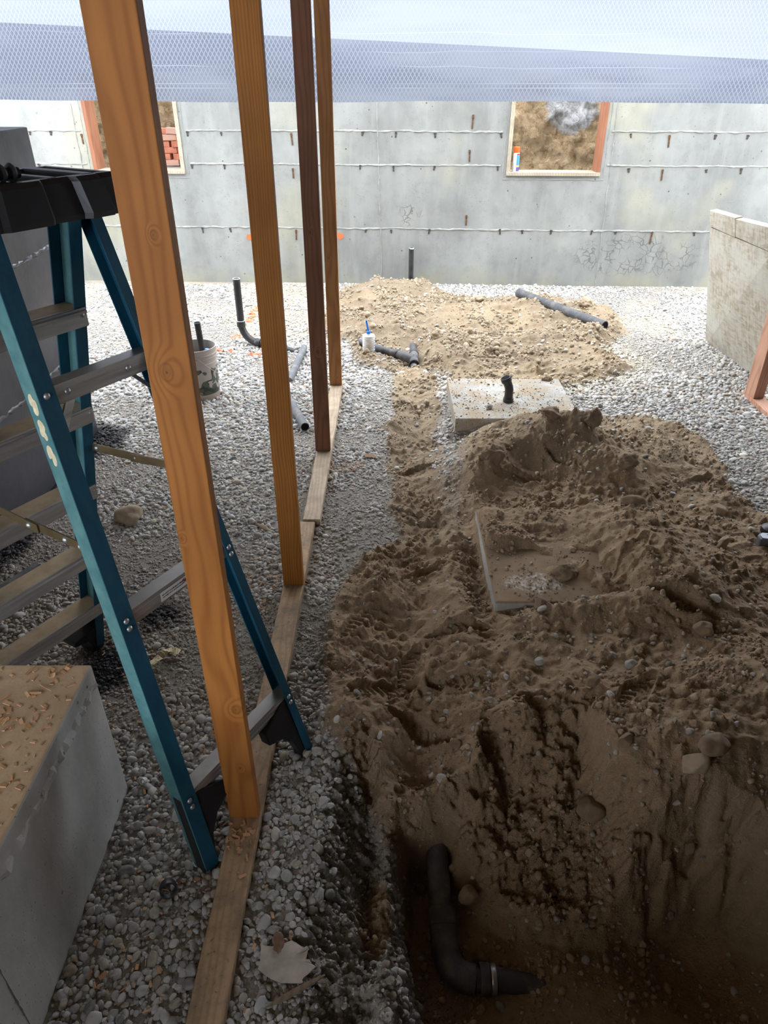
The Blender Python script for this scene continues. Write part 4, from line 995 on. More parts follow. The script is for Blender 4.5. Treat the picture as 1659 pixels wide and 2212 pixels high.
# ------------------------------------------------------------------ stepladder
def build_ladder():
    L = empty('stepladder', (-.264, 1.646, 0), math.atan2(.512, -.859), 'blue fibreglass stepladder with a black top cap and aluminium steps', 'ladder')
    sR = lambda z: .285 * z
    sF = lambda z: 1.048 - .324 * z
    qC = lambda z: .035 * z
    qA = lambda z: .522 - .088 * z
    qB = lambda z: .013 + .059 * z
    qD = lambda z: .535 - .095 * z
    def rail(name, s, q, sgn, wd, fl, z0, z1, mats, pale=None):
        """channel: web on the outer side, flanges turned in (sgn = direction of the inside)"""
        t = .004; rings = []
        for z in np.linspace(z0, z1, 9):
            a, b = s(z) - wd / 2, s(z) + wd / 2; o = q(z)
            rings.append([(a, o, z), (b, o, z), (b, o + sgn * fl, z), (b - t, o + sgn * fl, z), (b - t, o + sgn * t, z), (a + t, o + sgn * t, z), (a + t, o + sgn * fl, z), (a, o + sgn * fl, z)])
        m = MB(); m.loft(rings); ob = m.build(name, M[mats], L)
        if pale:   # outer web: the light on it is painted as a paler face
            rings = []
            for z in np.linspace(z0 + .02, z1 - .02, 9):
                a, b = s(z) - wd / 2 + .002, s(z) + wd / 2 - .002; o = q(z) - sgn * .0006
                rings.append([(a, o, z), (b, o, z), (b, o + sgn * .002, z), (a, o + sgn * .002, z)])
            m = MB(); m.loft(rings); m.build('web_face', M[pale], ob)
        return ob
    railA = rail('rear_rail', sR, qA, -1, .052, .046, .0, 1.72, 'fibre', 'fibre_lit')
    rail('rear_rail', sR, qC, 1, .052, .030, .0, 1.72, 'fibre')
    rail('front_rail', sF, qB, 1, .080, .036, .03, 1.72, 'fibre')
    rail('front_rail', sF, qD, -1, .080, .036, .03, 1.72, 'fibre')
    # inner web of the far front rail: light on it painted as a paler face
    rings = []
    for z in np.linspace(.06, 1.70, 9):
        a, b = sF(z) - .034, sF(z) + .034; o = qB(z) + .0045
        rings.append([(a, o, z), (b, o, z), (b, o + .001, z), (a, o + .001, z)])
    m = MB(); m.loft(rings); m.build('web_face', M['fibre_lit'], L)
    rv = MB().lathe([(0, .005), (.004, .0045), (.007, .002), (.0085, 0), (.0085, -.002), (0, -.002)], 12).mesh('rivet', 0, True); rv.materials.append(M['rivet'])
    def rivet(s, q, z, parent=L): link_mesh('rivet', rv, None, parent, (s, q, z), (0, R(-90), 0))
    # treads
    for k_, z in enumerate((.285, .575, .865, 1.16, 1.465)):
        q0, q1 = qB(z) + .005, qD(z) - .005; c = sF(z); hw = .043
        m = MB(); t = .003
        prof = [(-hw, -.048), (-hw + t, -.048), (-hw + t, -.006), (hw - t, -.006), (hw - t, -.048), (hw, -.048), (hw, 0)]
        x = hw
        for i in range(7):
            a = hw - .006 - i * .0118; prof += [(a, 0), (a - .001, .0022), (a - .005, .0022), (a - .006, 0)]
        prof += [(-hw, 0)]
        m.loft([[(c + s_, q, z + zz) for s_, zz in prof] for q in (q0, q1)])
        st = m.build('step', M['alu'], L)
        d = MB(); d.box((c - hw + .008, q0 + .004, z + .0005), (c + hw - .004, q1 - .004, z + .0026)); d.build('tread_dirt', M['tread'], st)
        lip = MB(); lip.loft([[(c - hw - .0035, q, z - .008), (c - hw + .001, q, z - .004), (c - hw + .001, q, z - .016), (c - hw - .0035, q, z - .014)] for q in (q0, q1)]); lip.build('nosing', M['alu'], st)
        rivet(c - .0405, qB(z) + .018, z - .018); rivet(c - .0405, qD(z) - .018, z - .018)
    # rear bars
    for k_, z in enumerate((.255, .806, 1.366)):
        q0, q1 = qC(z) + .004, qA(z) - .004; c = sR(z); hw = .022; h = .048
        m = MB(); prof = [(c + hw, z - .004), (c + hw, z), (c - hw, z), (c - hw, z - h), (c - hw + .004, z - h), (c - hw + .004, z - .004)]
        if k_ < 2: prof = [(c + hw, z - .004), (c + hw, z), (c - hw, z), (c - hw, z - .012), (c - hw - .0018, z - .013), (c - hw - .0018, z - .017), (c - hw, z - .018), (c - hw, z - .031), (c - hw - .0018, z - .032), (c - hw - .0018, z - .036), (c - hw, z - .037), (c - hw, z - h), (c - hw + .004, z - h), (c - hw + .004, z - .004)]
        m.loft([[(s_, q, zz) for s_, zz in prof] for q in (q0, q1)]); bar = m.build('rear_bar', M['alu'], L)
        for q in (qC(z) + .016, qA(z) - .020):
            rivet(sR(z - .014) - .0275, q, z - .014)
            if k_ < 2: rivet(sR(z - .036) - .0275, q, z - .036)
        if k_ == 2:
            for f in (.25, .78):
                q = q0 + (q1 - q0) * f
                link_mesh('rivet', rv, None, bar, (c - hw - .0005, q, z - .024), (0, R(-90), 0))
            for qa, qb, zb in ((q1 - .105, q1 - .012, z - .135), (q0 + .085, q0 + .01, z - .115)):
                p = MB(); a = Vector((c - .004, qa, z - .03)); b = Vector((sR(zb) + .0, qb, zb)); dq = Vector((0, .011, .004))
                ring = lambda v: [tuple(v - dq), tuple(v + dq), tuple(v + dq + Vector((.006, 0, 0))), tuple(v - dq + Vector((.006, 0, 0)))]
                p.loft([ring(a), ring(b)]); p.build('brace', M['alu'], L)
    # spreaders
    for q0f, q1f, z0, z1 in ((qB, qC, 1.012, 1.028), (qD, qA, 1.00, .978)):
        a = Vector((sF(z0) - .01, q0f(z0), z0)); b = Vector((sR(z1) + .0, q1f(z1), z1))
        side = .006 if q0f is qB else -.006
        for k_, (t0, t1, o) in enumerate(((0, .56, 0), (.44, 1, .005))):
            p0 = a.lerp(b, t0) + Vector((0, side + o * (1 if side > 0 else -1), -.006 * (t0 == .44))); p1 = a.lerp(b, t1) + Vector((0, side + o * (1 if side > 0 else -1), -.006 * (t1 == .56)))
            ring = lambda v: [(v.x, v.y - .002, v.z - .013), (v.x, v.y + .002, v.z - .013), (v.x, v.y + .002, v.z + .013), (v.x, v.y - .002, v.z + .013)]
            p = MB(); p.loft([ring(p0), ring(p1)]); sp = p.build('spreader_bar', M['brass'], L, .001)
            for t_ in ((.62, .85) if k_ else (.2, .86)):
                v = p0.lerp(p1, t_); link_mesh('rivet', rv, None, sp, (v.x, v.y + (.0025 if side > 0 else .0025), v.z), (R(-90), 0, 0))
    # feet with gussets
    g = [(-.004, .255), (.085, .222), (.150, .196), (.150, .150), (.095, .128), (.060, .085), (.048, .030), (.052, .004), (.046, -.004), (-.006, -.004)]
    for nm, s, q, sg in (('foot', sR, qA, -1), ('foot', sR, qC, 1)):
        m = MB(); n = len(g)
        for zz in (1,):
            ra = [(s(h) - .020, q(h) + sg * (x + .003), h) for x, h in g]; rb = [(s(h) + .014, q(h) + sg * (x + .003), h) for x, h in g]
            m.loft([ra, rb])
        ft = m.build(nm, M['ladder_black'], L, .003)
        m = MB(); m.box((s(0) - .029, min(q(0) + sg * .050, q(0) - sg * .004), -.008), (s(0) + .029, max(q(0) + sg * .050, q(0) - sg * .004), .004)); m.build('foot_pad', M['ladder_black'], ft, .002)
    g2 = [(-.004, .16), (.06, .15), (.13, .140), (.13, .115), (.07, .095), (.050, .05), (.050, .002), (-.006, .002)]
    for s, q, sg in ((sF, qB, 1), (sF, qD, -1)):
        m = MB(); ra = [(s(h) - .036, q(h) + sg * (x + .003), h) for x, h in g2]; rb = [(s(h) + .036, q(h) + sg * (x + .003), h) for x, h in g2]
        m.loft([ra, rb]); m.build('foot', M['ladder_black'], L, .003)
    # top cap: flared skirt, sloped ends and tool tray
    z0, z1 = 1.700, 1.786; s0, s1, q0, q1 = .375, .635, .045, .435
    m = MB()
    prof = []
    ribs = [(0, 0), (.13, 0), (.15, .010), (.30, .010), (.33, -.004), (.52, -.004), (.55, .008), (.80, .008), (.83, 0), (1, 0)]
    outer = lambda z, f, dz: None
    def ringz(z, fl):
        pts = []
        for t, o in ribs: pts.append((s0 - fl - o, q0 - fl + (q1 - q0 + 2 * fl) * t, z))
        for t, o in ribs[::-1]: pts.append((s1 + fl + o, q0 - fl + (q1 - q0 + 2 * fl) * t, z))
        return pts
    inn = lambda z, d: [(min(max(p[0], s0 + d), s1 - d), min(max(p[1], q0 + d), q1 - d), z) for p in ringz(z, 0)]
    m.loft([inn(z0 + .012, .012), ringz(z0, .008), ringz(z0 + .012, .010), ringz(z1 - .010, -.006), ringz(z1, -.014), inn(z1, .030), inn(z1 - .016, .034)], True)
    cap = m.build('top_cap', M['ladder_black'], L, 0, False)
    for qa, qb in ((.10, .135), (.20, .225), (.30, .33), (.38, .40)):
        MB().box((s0 + .02, qa, z1 - .018), (s1 - .02, qb, z1 + .001)).build('tray_rib', M['ladder_black'], cap, .004)
    for q in (.165, .265, .355):
        MB().lathe([(.008, 0), (.020, 0), (.020, .004), (.008, .004), (.008, 0)], 16).build('tool_hole', M['ladder_black'], cap, 0, True, (s0 + .10, q, z1 - .016))
    # printed sticker on the middle rear bar
    z = .806; c = sR(z) - .022 - .0022
    lab = MB().box((-.048, -.0145, 0), (.048, .0145, .0008)).build('warning_label', M['sticker'], L)
    # sticker frame: text x runs towards the far rail (-q), text up = z, facing the rear (-s)
    rot = Matrix(((0, 0, -1), (-1, 0, 0), (0, 1, 0))).to_euler()
    lab.location = (c, .262, z - .0245); lab.rotation_euler = rot
    def text(body, size, x, y, mat, nm='lettering'):
        cu = bpy.data.curves.new(nm, 'FONT'); cu.body = body; cu.size = size; cu.extrude = .0002; cu.align_x = 'LEFT'
        to = bpy.data.objects.new(nm, cu); COL.objects.link(to); bpy.context.view_layer.update()
        me = bpy.data.meshes.new_from_object(to); bpy.data.objects.remove(to); bpy.data.curves.remove(cu)
        link_mesh(nm, me, mat, lab, (x, y, .0011))
    text('DO NOT CLIMB BACK SECTION', .0062, -.0425, .0022, M['ink'])
    text('NO SUBIR POR LA SECCION TRASERA', .0046, -.0405, -.0050, M['ink'])
    MB().lathe([(.0058, 0), (.0072, 0), (.0072, .0004), (.0058, .0004), (.0058, 0)], 24).build('no_climb_ring', M['red_ink'], lab, 0, False, (.0395, .0035, .0009))
    MB().box((-.0065, -.0006, 0), (.0065, .0006, .0004), Matrix.Rotation(R(-45), 4, 'Z')).build('no_climb_slash', M['red_ink'], lab, 0, False, (.0395, .0035, .0010))
    MB().box((-.0008, -.004, 0), (.0008, .003, .0003)).box((-.003, -.001, 0), (.003, .0, .0003)).build('no_climb_figure', M['ink'], lab, 0, False, (.0395, .0035, .0009))
    # cream stencil strokes on the near rear rail
    def blob(notches):
        out = []
        for i in range(28):
            a = 2 * math.pi * i / 28; r = 1.0
            for na, nd in notches: r -= nd * math.exp(-((math.atan2(math.sin(a - na), math.cos(a - na))) / .32) ** 2)
            out.append((.0115 * r * math.cos(a), .0215 * r * math.sin(a)))
        return out
    shapes = [blob([(2.2, .35), (-.5, .55)]), blob([(.2, .30), (3.3, .55), (-1.2, .3)]), blob([(-.9, .75), (2.6, .25)])]
    for sh, zc in zip(shapes, (1.335, 1.277, 1.218)):
        m = MB(); n = len(sh); o = qA(zc) + .0016
        v0 = [(sR(zc + h) + x * 1.2, qA(zc + h) + .0004, zc + h * 1.15) for x, h in sh]; v1 = [(a, b + .001, c_) for a, b, c_ in v0]
        m.add(v0 + v1, [tuple(range(n)), tuple(range(2 * n - 1, n - 1, -1))] + [(i, (i + 1) % n, n + (i + 1) % n, n + i) for i in range(n)]); m.build('stencil_mark', M['cream_paint'], railA)
    m = MB(); zz = 1.467; m.add([(sF(zz) - .010, qB(zz) + .006, zz), (sF(zz) - .034, qB(zz) + .006, zz), (sF(zz) - .036, qB(zz) + .006, zz + .022), (sF(zz) - .026, qB(zz) + .006, zz + .016), (sF(zz) - .018, qB(zz) + .006, zz + .034), (sF(zz) - .012, qB(zz) + .006, zz + .012),
           (sF(zz) - .010, qB(zz) + .008, zz), (sF(zz) - .034, qB(zz) + .008, zz), (sF(zz) - .036, qB(zz) + .008, zz + .022), (sF(zz) - .026, qB(zz) + .008, zz + .016), (sF(zz) - .018, qB(zz) + .008, zz + .034), (sF(zz) - .012, qB(zz) + .008, zz + .012)],
          [(0, 1, 2, 3, 4, 5), (11, 10, 9, 8, 7, 6)] + [(i, (i + 1) % 6, 6 + (i + 1) % 6, 6 + i) for i in range(6)]); m.build('paint_flake', M['flake'], L)
    return L
LAD = build_ladder()

def ladder_pt(s, q, z):
    a = math.atan2(.512, -.859); return (-.264 + s * math.cos(a) - q * math.sin(a), 1.646 + s * math.sin(a) + q * math.cos(a), z)
def build_cap_tool():
    x, y, z = ladder_pt(.42, .325, 1.787)
    e = empty('hand_tool', (x, y, z), math.atan2(.512, -.859), 'small black hand tool with a tan strip lying on the ladder top cap', 'tool')
    MB().tube([(-.0, -.05, .014), (.0, .06, .014)], .011, 14).build('grip', M['ladder_black'], e, 0, True)
    for q in (-.035, -.012, .012, .035): MB().lathe([(.0, -.004), (.016, -.004), (.018, 0), (.016, .004), (0, .004)], 14, Matrix.Translation((0, q, .016)) @ Matrix.Rotation(R(90), 4, 'X')).build('collar', M['abs'], e, 0, True)
    MB().box((.0, .055, .0), (.025, .100, .028)).build('jaw', M['grey_tool'], e, .004)
    MB().box((-.018, .062, .004), (-.010, .11, .026)).build('edge_strip', M['brass'], e, .001)
build_cap_tool()

# ------------------------------------------------------------------ pipes
def pipe(name, pts, r, mat, label, cat='pipe', group=None, inner=None, caps=()):
    pts = [Vector(p) for p in pts]
    e = empty(name, tuple(pts[0]), 0, label, cat, group); o = pts[0]
    m = MB(); loc = [p - o for p in pts]
    m.tube(loc, r, 24, True); m.build('pipe_wall', M[mat], e, 0, True)
    for end, nxt in caps:   # open bore: a flat black disc painted as its shade, with a rim
        p = loc[end]; d = (p - loc[nxt]).normalized()
        q = Matrix.Translation(p) @ d.to_track_quat('Z', 'Y').to_matrix().to_4x4()
        MB().lathe([(r * .86, .0012), (r, .0010), (r, -.001), (r * .86, .0004)], 24, q).build('rim', M[mat], e, 0, True)
        MB().lathe([(0, .0006), (r * .86, .0009)], 24, q).build('bore', M['bore'], e, 0, True)
    return e, loc
def bend(pa, pc, pb, n=8):
    pa, pc, pb = Vector(pa), Vector(pc), Vector(pb)
    return [tuple((1 - t) ** 2 * pa + 2 * t * (1 - t) * pc + t * t * pb) for t in [i / n for i in range(n + 1)]]
def collar(e, p, d, r, h, mat, name='collar'):
    q = Matrix.Translation(Vector(p)) @ Vector(d).normalized().to_track_quat('Z', 'Y').to_matrix().to_4x4()
    return MB().lathe([(r * .8, -h / 2), (r * .97, -h / 2), (r, -h / 2 + .002), (r, h / 2 - .002), (r * .97, h / 2), (r * .8, h / 2)], 28, q).build(name, M[mat], e, 0, True)

def build_pipes():
    # riser against the far wall
    e, _ = pipe('riser_pipe', [(.297, 7.97, -.10), (.296, 7.97, .40)], .027, 'abs', 'black riser pipe standing upright against the far concrete wall')
    collar(e, (0, 0, .17), (0, 0, 1), .032, .03, 'abs'); collar(e, (0, 0, .205), (0, 0, 1), .029, .012, 'abs')
    collar(e, (0, 0, .115), (0, 0, 1), .0285, .075, 'steel', 'pale_sleeve')
    collar(e, (0, 0, .497), (0, 0, 1), .0275, .010, 'white_cap', 'pale_rim')
    # elbow riser
    v = (-1.222, 5.965); pts = [(v[0], v[1], .553), (v[0], v[1], .20)] + bend((v[0], v[1], .165), (v[0] + .02, v[1] - .01, .045), (v[0] + .14, v[1] - .075, .038), 9) + [(-.95, 5.83, .032), (-.70, 5.76, -.02)]
    e, loc = pipe('elbow_riser_pipe', pts, .030, 'abs', 'black upright pipe with a white rim and curved elbow at its foot')
    collar(e, (0, 0, .0), (0, 0, 1), .0305, .006, 'white_cap', 'pale_rim'); collar(e, (0, 0, -.375), (0, 0, 1), .036, .05, 'abs'); collar(e, (0, 0, -.349), (0, 0, 1), .0355, .005, 'white_cap', 'pale_ring')
    collar(e, Vector((v[0] + .15, v[1] - .08, .0375)) - Vector(pts[0]), (.27, -.14, -.006), .036, .05, 'abs')
    # long loose pipe on the far soil
    a = Vector((1.325, 7.03, .165)); b = Vector((1.925, 6.075, .125))
    pipe('loose_pipe', [tuple(a), tuple(b)], .043, 'abs_dusty', 'long dark grey pipe lying loose on the soil before the far wall', caps=((1, 0),))
    za = Hz(-.68, 5.6) + .030
    pipe('loose_pipe', [(-.672, 5.76, za + .01), (-.712, 5.02, za)], .027, 'abs_pale', 'pale grey pipe on gravel, seen between second and third studs, pointing to the trench', caps=((0, 1),))
    za = Hz(-.52, 4.2) + .034
    pipe('loose_pipe', [(-.705, 4.76, za), (-.513, 4.175, za + .006)], .029, 'abs_pale', 'short grey pipe on gravel with its open black end beside the third stud', caps=((1, 0),))
    za = Hz(-1.65, 2.57) + .028
    pipe('loose_pipe', [(-1.705, 2.47, za), (-1.615, 2.66, za)], .024, 'abs_dusty', 'short black pipe offcut on the gravel below the ladder steps', caps=((0, 1),))
    # wye and its branch
    w = Vector((.243, 5.53, .012))
    e = empty('drain_wye', tuple(w), 0, 'black drain wye fitting with its side pipe, bedded in the far trench', 'pipe fitting')
    T = lambda *p: tuple(Vector(p) - w)
    MB().tube([T(.247, 5.86, .02), T(.241, 5.40, -.012)], .029, 22).build('main_pipe', M['abs_dusty'], e, 0, True)
    MB().tube([T(-.22, 5.86, .055), T(.235, 5.545, .012)], .029, 22).build('branch_pipe', M['abs_dusty'], e, 0, True)
    MB().tube([T(.247, 5.64, .016), T(.243, 5.46, .004)], .037, 24).build('wye_body', M['abs_dusty'], e, 0, True)
    MB().tube([T(.115, 5.628, .025), T(.238, 5.545, .012)], .037, 24).build('wye_branch', M['abs_dusty'], e, 0, True)
    for p, d in ((T(.2475, 5.65, .016), (0, 1, .02)), (T(.243, 5.455, .004), (0, 1, .05)), (T(.108, 5.633, .0255), (-.82, .56, .07))): collar(e, p, d, .0405, .022, 'abs', 'hub')
    MB().lathe([(0, 0), (.030, 0), (.031, .012), (0, .012)], 20, Matrix.Translation(Vector(T(.241, 5.395, -.012))) @ Matrix.Rotation(R(90), 4, 'X')).build('pale_sleeve', M['abs_pale'], e, 0, True)
    # elbow standing on the far pad
    p = Vector((.832, 4.405, .12))
    e = empty('pipe_elbow', tuple(p), 0, 'small black pipe elbow standing on the far concrete pad', 'pipe fitting')
    axis = [(0, 0, .012), (0, 0, .05), (0, 0, .085), (-.004, .0, .105), (-.012, .0, .125), (-.024, .0, .150)]
    MB().tube(axis, .0285, 24).build('elbow_body', M['abs'], e, 0, True)
    collar(e, (0, 0, .014), (0, 0, 1), .0345, .028, 'abs', 'hub'); collar(e, (-.0265, 0, .155), (-.42, 0, 1), .0345, .030, 'abs', 'hub')
    MB().lathe([(0, 0), (.028, 0)], 20, Matrix.Translation((-.033, 0, .1702)) @ Matrix.Rotation(R(-22.8), 4, 'Y')).build('bore', M['bore'], e)  # flat black disc in place of the shaded hollow
    # pipe in the pit
    pts = [(.166, 1.72, -.225), (.178, 1.36, -.252), (.184, 1.20, -.285)] + bend((.185, 1.15, -.296), (.187, 1.055, -.315), (.270, 1.052, -.318), 9)[1:] + [(.33, 1.055, -.320), (.52, 1.06, -.400)]
    r = .040
    e = empty('pit_drain_pipe', pts[0], 0, 'black drain pipe with a bend coming out of the bank at the pit bottom', 'pipe')
    T = lambda q: tuple(Vector(q) - Vector(pts[0]))
    MB().tube([T(q) for q in pts[:3]], .036, 24).build('drain_pipe', M['abs_pit'], e, 0, True)
    MB().tube([T(q) for q in pts[2:-2]], .042, 24).build('bend', M['abs_pit'], e, 0, True)
    MB().tube([T(q) for q in pts[-3:]], .033, 24).build('tail_pipe', M['abs_pit'], e, 0, True)
    collar(e, T((.183, 1.215, -.281)), (.03, -1, -.28), .045, .05, 'abs_pit', 'hub'); collar(e, T((.30, 1.0535, -.319)), (1, 0, 0), .0445, .03, 'abs_pit', 'hub')
    collar(e, T((.325, 1.055, -.320)), (1, 0, 0), .0415, .016, 'steel', 'band_clamp')
    # coupling ring and small white ring on the gravel
    z = Hz(-.606, 1.125) + .028
    o = MB().lathe([(.019, -.013), (.0235, -.013), (.0245, -.008), (.0245, .008), (.0235, .013), (.019, .013), (.018, 0), (.019, -.013)], 28).build('pipe_coupling', M['abs'], None, 0, True, (-.607, 1.127, z), (R(62), 0, R(25)))
    tag(o, 'black ring-shaped pipe coupling lying open on the gravel by the concrete block', 'pipe fitting')
    z = Hz(-.787, 1.50) + .018
    o = MB().lathe([(.0065, -.008), (.0105, -.008), (.0105, .008), (.0065, .008), (.0065, -.008)], 18).build('plastic_ring', M['sticker'], None, 0, True, (-.785, 1.492, z), (R(55), 0, R(-20)))
    tag(o, 'tiny white plastic ring on the gravel at the corner of the concrete block', 'ring')
build_pipes()

# ------------------------------------------------------------------ bucket and other goods
def build_goods():
    bx, by = -1.325, 4.80; z = Hz(bx, by) + .002
    e = empty('bucket', (bx, by, z), R(20), 'beige bucket with a green camouflage print, standing on gravel behind the first stud', 'bucket')
    MB().lathe([(0, .006), (.127, .006), (.130, 0), (.133, .004), (.1385, .262), (.1415, .264), (.1415, .268), (.1395, .270), (.140, .300), (.1465, .302), (.1465, .308), (.1425, .310), (.1430, .322), (.1465, .324), (.1465, .330), (.1430, .332), (.1445, .364), (.1465, .366), (.1465, .370), (.1400, .370), (.1370, .34), (.129, .012), (0, .012)], 48).build('bucket_body', M['bucket'], e, 0, True)
    for s in (-1, 1): MB().box((-.012, -.004, -.012), (.012, .008, .012)).build('bail_ear', M['bucket'], e, .003, False, (0, s * .146, .316))
    pts = [(.150 * math.sin(a), .150 * math.cos(a), .316 - .16 * math.sin(a)) for a in np.linspace(0, math.pi, 16)]
    MB().tube(pts, .002, 8).build('bail_wire', M['steel'], e, 0, True)
    pipe('loose_pipe', [(bx + .06, by + .005, z + .02), (bx + .052, by - .045, z + .545)], .021, 'abs', 'black pipe length standing in the camouflage bucket', caps=((1, 0),))
    o = MB().lathe([(0, 0), (.035, 0), (.038, .02), (.036, .09), (.02, .11), (0, .115)], 20).build('blue_bottle', M['blue_thing'], None, 0, True, (bx + .075, by - .01, z + .245), (R(12), R(8), 0))
    tag(o, 'blue rounded bottle end showing inside the camouflage bucket', 'bottle')
    # twine jar
    jx, jy = -.126, 5.665; z = Hz(jx, jy) + .003
    e = empty('squeeze_bottle', (jx, jy, z), 0, 'white ribbed bottle with a bright blue nozzle cap on the soil beside the trench', 'bottle')
    MB().lathe([(0, .012), (.049, .012), (.051, .016), (.051, .124), (.049, .130), (.018, .131), (0, .131)], 36).build('bottle_body', M['twine'], e, 0, True)
    MB().lathe([(0, 0), (.050, 0), (.052, .003), (.052, .013), (.050, .014), (0, .014)], 36).build('bottle_base', M['pale_base'], e, 0, True)
    MB().lathe([(0, .128), (.014, .128), (.014, .146), (0, .146)], 20).build('neck', M['sticker'], e, 0, True)
    MB().lathe([(0, 0), (.0175, 0), (.0175, .020), (.012, .024), (0, .024)], 24, Matrix.Translation((0, 0, .142)) @ Matrix.Rotation(R(-8), 4, 'Y')).build('cap', M['blue_cap'], e, 0, True)
    MB().tube([(-.003, 0, .164), (-.018, 0, .250)], [.0085, .007], 16).build('nozzle', M['blue_cap'], e, 0, True)
    for i in range(4): MB().box((.0, -.0005, -.003), (.006, .0005, .003)).build('label_mark', M['can_blue'], e, 0, False, (.045, -.0265 - .0, .03 + .022 * i), (0, 0, R(-30)))
    # spray can on the sill of the right opening
    p = wall_w(1.355, .035, SILL + .022)
    e = empty('spray_can', p, WA, 'spray can with an orange cap on the sill of the right-hand wall opening', 'spray can')
    R_ = .033
    MB().lathe([(0, 0), (R_ - .002, 0), (R_, .003), (R_, .166), (R_ - .004, .176), (R_ - .012, .180), (0, .180)], 30).build('can_body', M['can_white'], e, 0, True)
    MB().lathe([(0, .176), (R_ - .001, .176), (R_, .179), (R_ - .002, .226), (R_ - .006, .230), (0, .230)], 30).build('can_cap', M['can_cap'], e, 0, True)
    def wrap(z0, z1, a0, a1, mat):
        n = 10; vs_ = []; fs_ = []
        for i in range(n + 1):
            a = R(a0 + (a1 - a0) * i / n); c, s = math.cos(a), math.sin(a)
            for r in (R_ + .0002, R_ + .0009):
                for zz in (z0, z1): vs_.append((r * c, r * s, zz))
        for i in range(n):
            k = i * 4; fs_ += [(k + 2, k + 6, k + 7, k + 3), (k + 1, k + 3, k + 7, k + 5), (k, k + 4, k + 6, k + 2), (k, k + 1, k + 5, k + 4)]
        m = MB(); m.add(vs_, fs_); m.build('label_band', M[mat], e, 0, True)
    wrap(.155, .168, -88, 10, 'can_red'); wrap(.060, .154, -88, 10, 'can_blue'); wrap(.046, .058, -95, 10, 'can_yellow'); wrap(.006, .044, -85, 10, 'can_violet')
    # paper scrap, leaf, splinter, paper tape
    def sheet(name, poly, mat, label, cat, zoff=.012, th=.0012, curl=.006, seed=1):
        cx = sum(p[0] for p in poly) / len(poly); cy = sum(p[1] for p in poly) / len(poly); rr = random.Random(seed)
        pts = []
        for i in range(len(poly)):
            a, b = poly[i], poly[(i + 1) % len(poly)]
            for t in (0, .33, .66): pts.append((a[0] + (b[0] - a[0]) * t + rr.uniform(-.0022, .0022), a[1] + (b[1] - a[1]) * t + rr.uniform(-.0022, .0022)))
        n = len(pts); base = max(Hz(x, y) for x, y in pts[::3] + [(cx, cy)]) * .5 + Hz(cx, cy) * .5
        up = []; dn = []
        for f in (1, .66, .33):
            for x, y in pts:
                xx, yy = cx + (x - cx) * f, cy + (y - cy) * f
                zz = (Hz(xx, yy) * .6 + base * .4) - base + zoff + curl * math.sin(40 * xx + 3) * math.sin(35 * yy) * f
                up.append((xx - cx, yy - cy, zz)); dn.append((xx - cx, yy - cy, zz - th))
        up.append((0, 0, zoff)); dn.append((0, 0, zoff - th)); N = len(up); fs_ = []
        for r in range(2):
            for i in range(n): j = (i + 1) % n; fs_.append((r * n + i, r * n + j, (r + 1) * n + j, (r + 1) * n + i)); fs_.append((N + (r + 1) * n + i, N + (r + 1) * n + j, N + r * n + j, N + r * n + i))
        for i in range(n): j = (i + 1) % n; fs_.append((2 * n + i, 2 * n + j, N - 1)); fs_.append((2 * N - 1, N + 2 * n + j, N + 2 * n + i)); fs_.append((i, N + i, N + j, j))
        m = MB(); m.add(up + dn, fs_); return tag(m.build(name, M[mat], None, 0, True, (cx, cy, base)), label, cat)
    sheet('paper_scrap', [(-.322, .982), (-.29, .975), (-.243, .992), (-.212, .972), (-.198, .972), (-.203, .945), (-.178, .928), (-.205, .900), (-.207, .886), (-.262, .889), (-.300, .904), (-.322, .922)], 'paper',
          'torn grey-white paper scrap on the gravel near the sole plate', 'paper', .016, .0014, .005, 4)
    sheet('dry_leaf', [(-.295, 1.000), (-.285, 1.008), (-.268, 1.000), (-.263, .985), (-.268, .965), (-.278, .957), (-.290, .966)], 'leaf', 'brown dry leaf lying on the torn paper scrap', 'leaf', .021, .001, .002, 6)
    sheet('leaf_litter', [(-.13, 3.84), (-.09, 3.86), (-.04, 3.84), (-.05, 3.815), (-.11, 3.81)], 'leaf', 'pinkish-brown wood flake on pale gravel right of the third stud', 'wood flake', .016, .002, .001, 7)
    a = Vector((-.292, .835, 0)); b = Vector((-.150, .905, 0)); L = (b - a).length; zz = max(Hz(a.x, a.y), Hz(b.x, b.y), Hz(-.22, .87)) + .014
    m = MB(); m.loft([[(x, -w, -t), (x, w, -t), (x, w * .8, t), (x, -w * .8, t)] for x, w, t in ((-L / 2, .001, .001), (-L * .3, .0065, .003), (0, .0075, .004), (L * .3, .006, .003), (L / 2, .002, .001))])
    tag(m.build('wood_splinter', M['stick'], None, .0005, False, ((a.x + b.x) / 2, (a.y + b.y) / 2, zz), (0, R(-3), math.atan2(b.y - a.y, b.x - a.x))), 'long grey-brown wooden splinter on the gravel below the paper scrap', 'splinter')
    # crumpled printed tape
    z = Hz(-.88, 2.05) + .014
    path = [(-.985, 2.075, .004), (-.962, 2.040, .012), (-.935, 2.005, .004), (-.905, 2.020, .016), (-.880, 2.062, .014), (-.862, 2.080, .026), (-.846, 2.098, .010), (-.815, 2.095, .006)]
    rings = []; P = [Vector(p) for p in path]; fine = []
    for i in range(len(P) - 1):
        for t in (0, .34, .67): fine.append(P[i].lerp(P[i + 1], t))
    fine.append(P[-1])
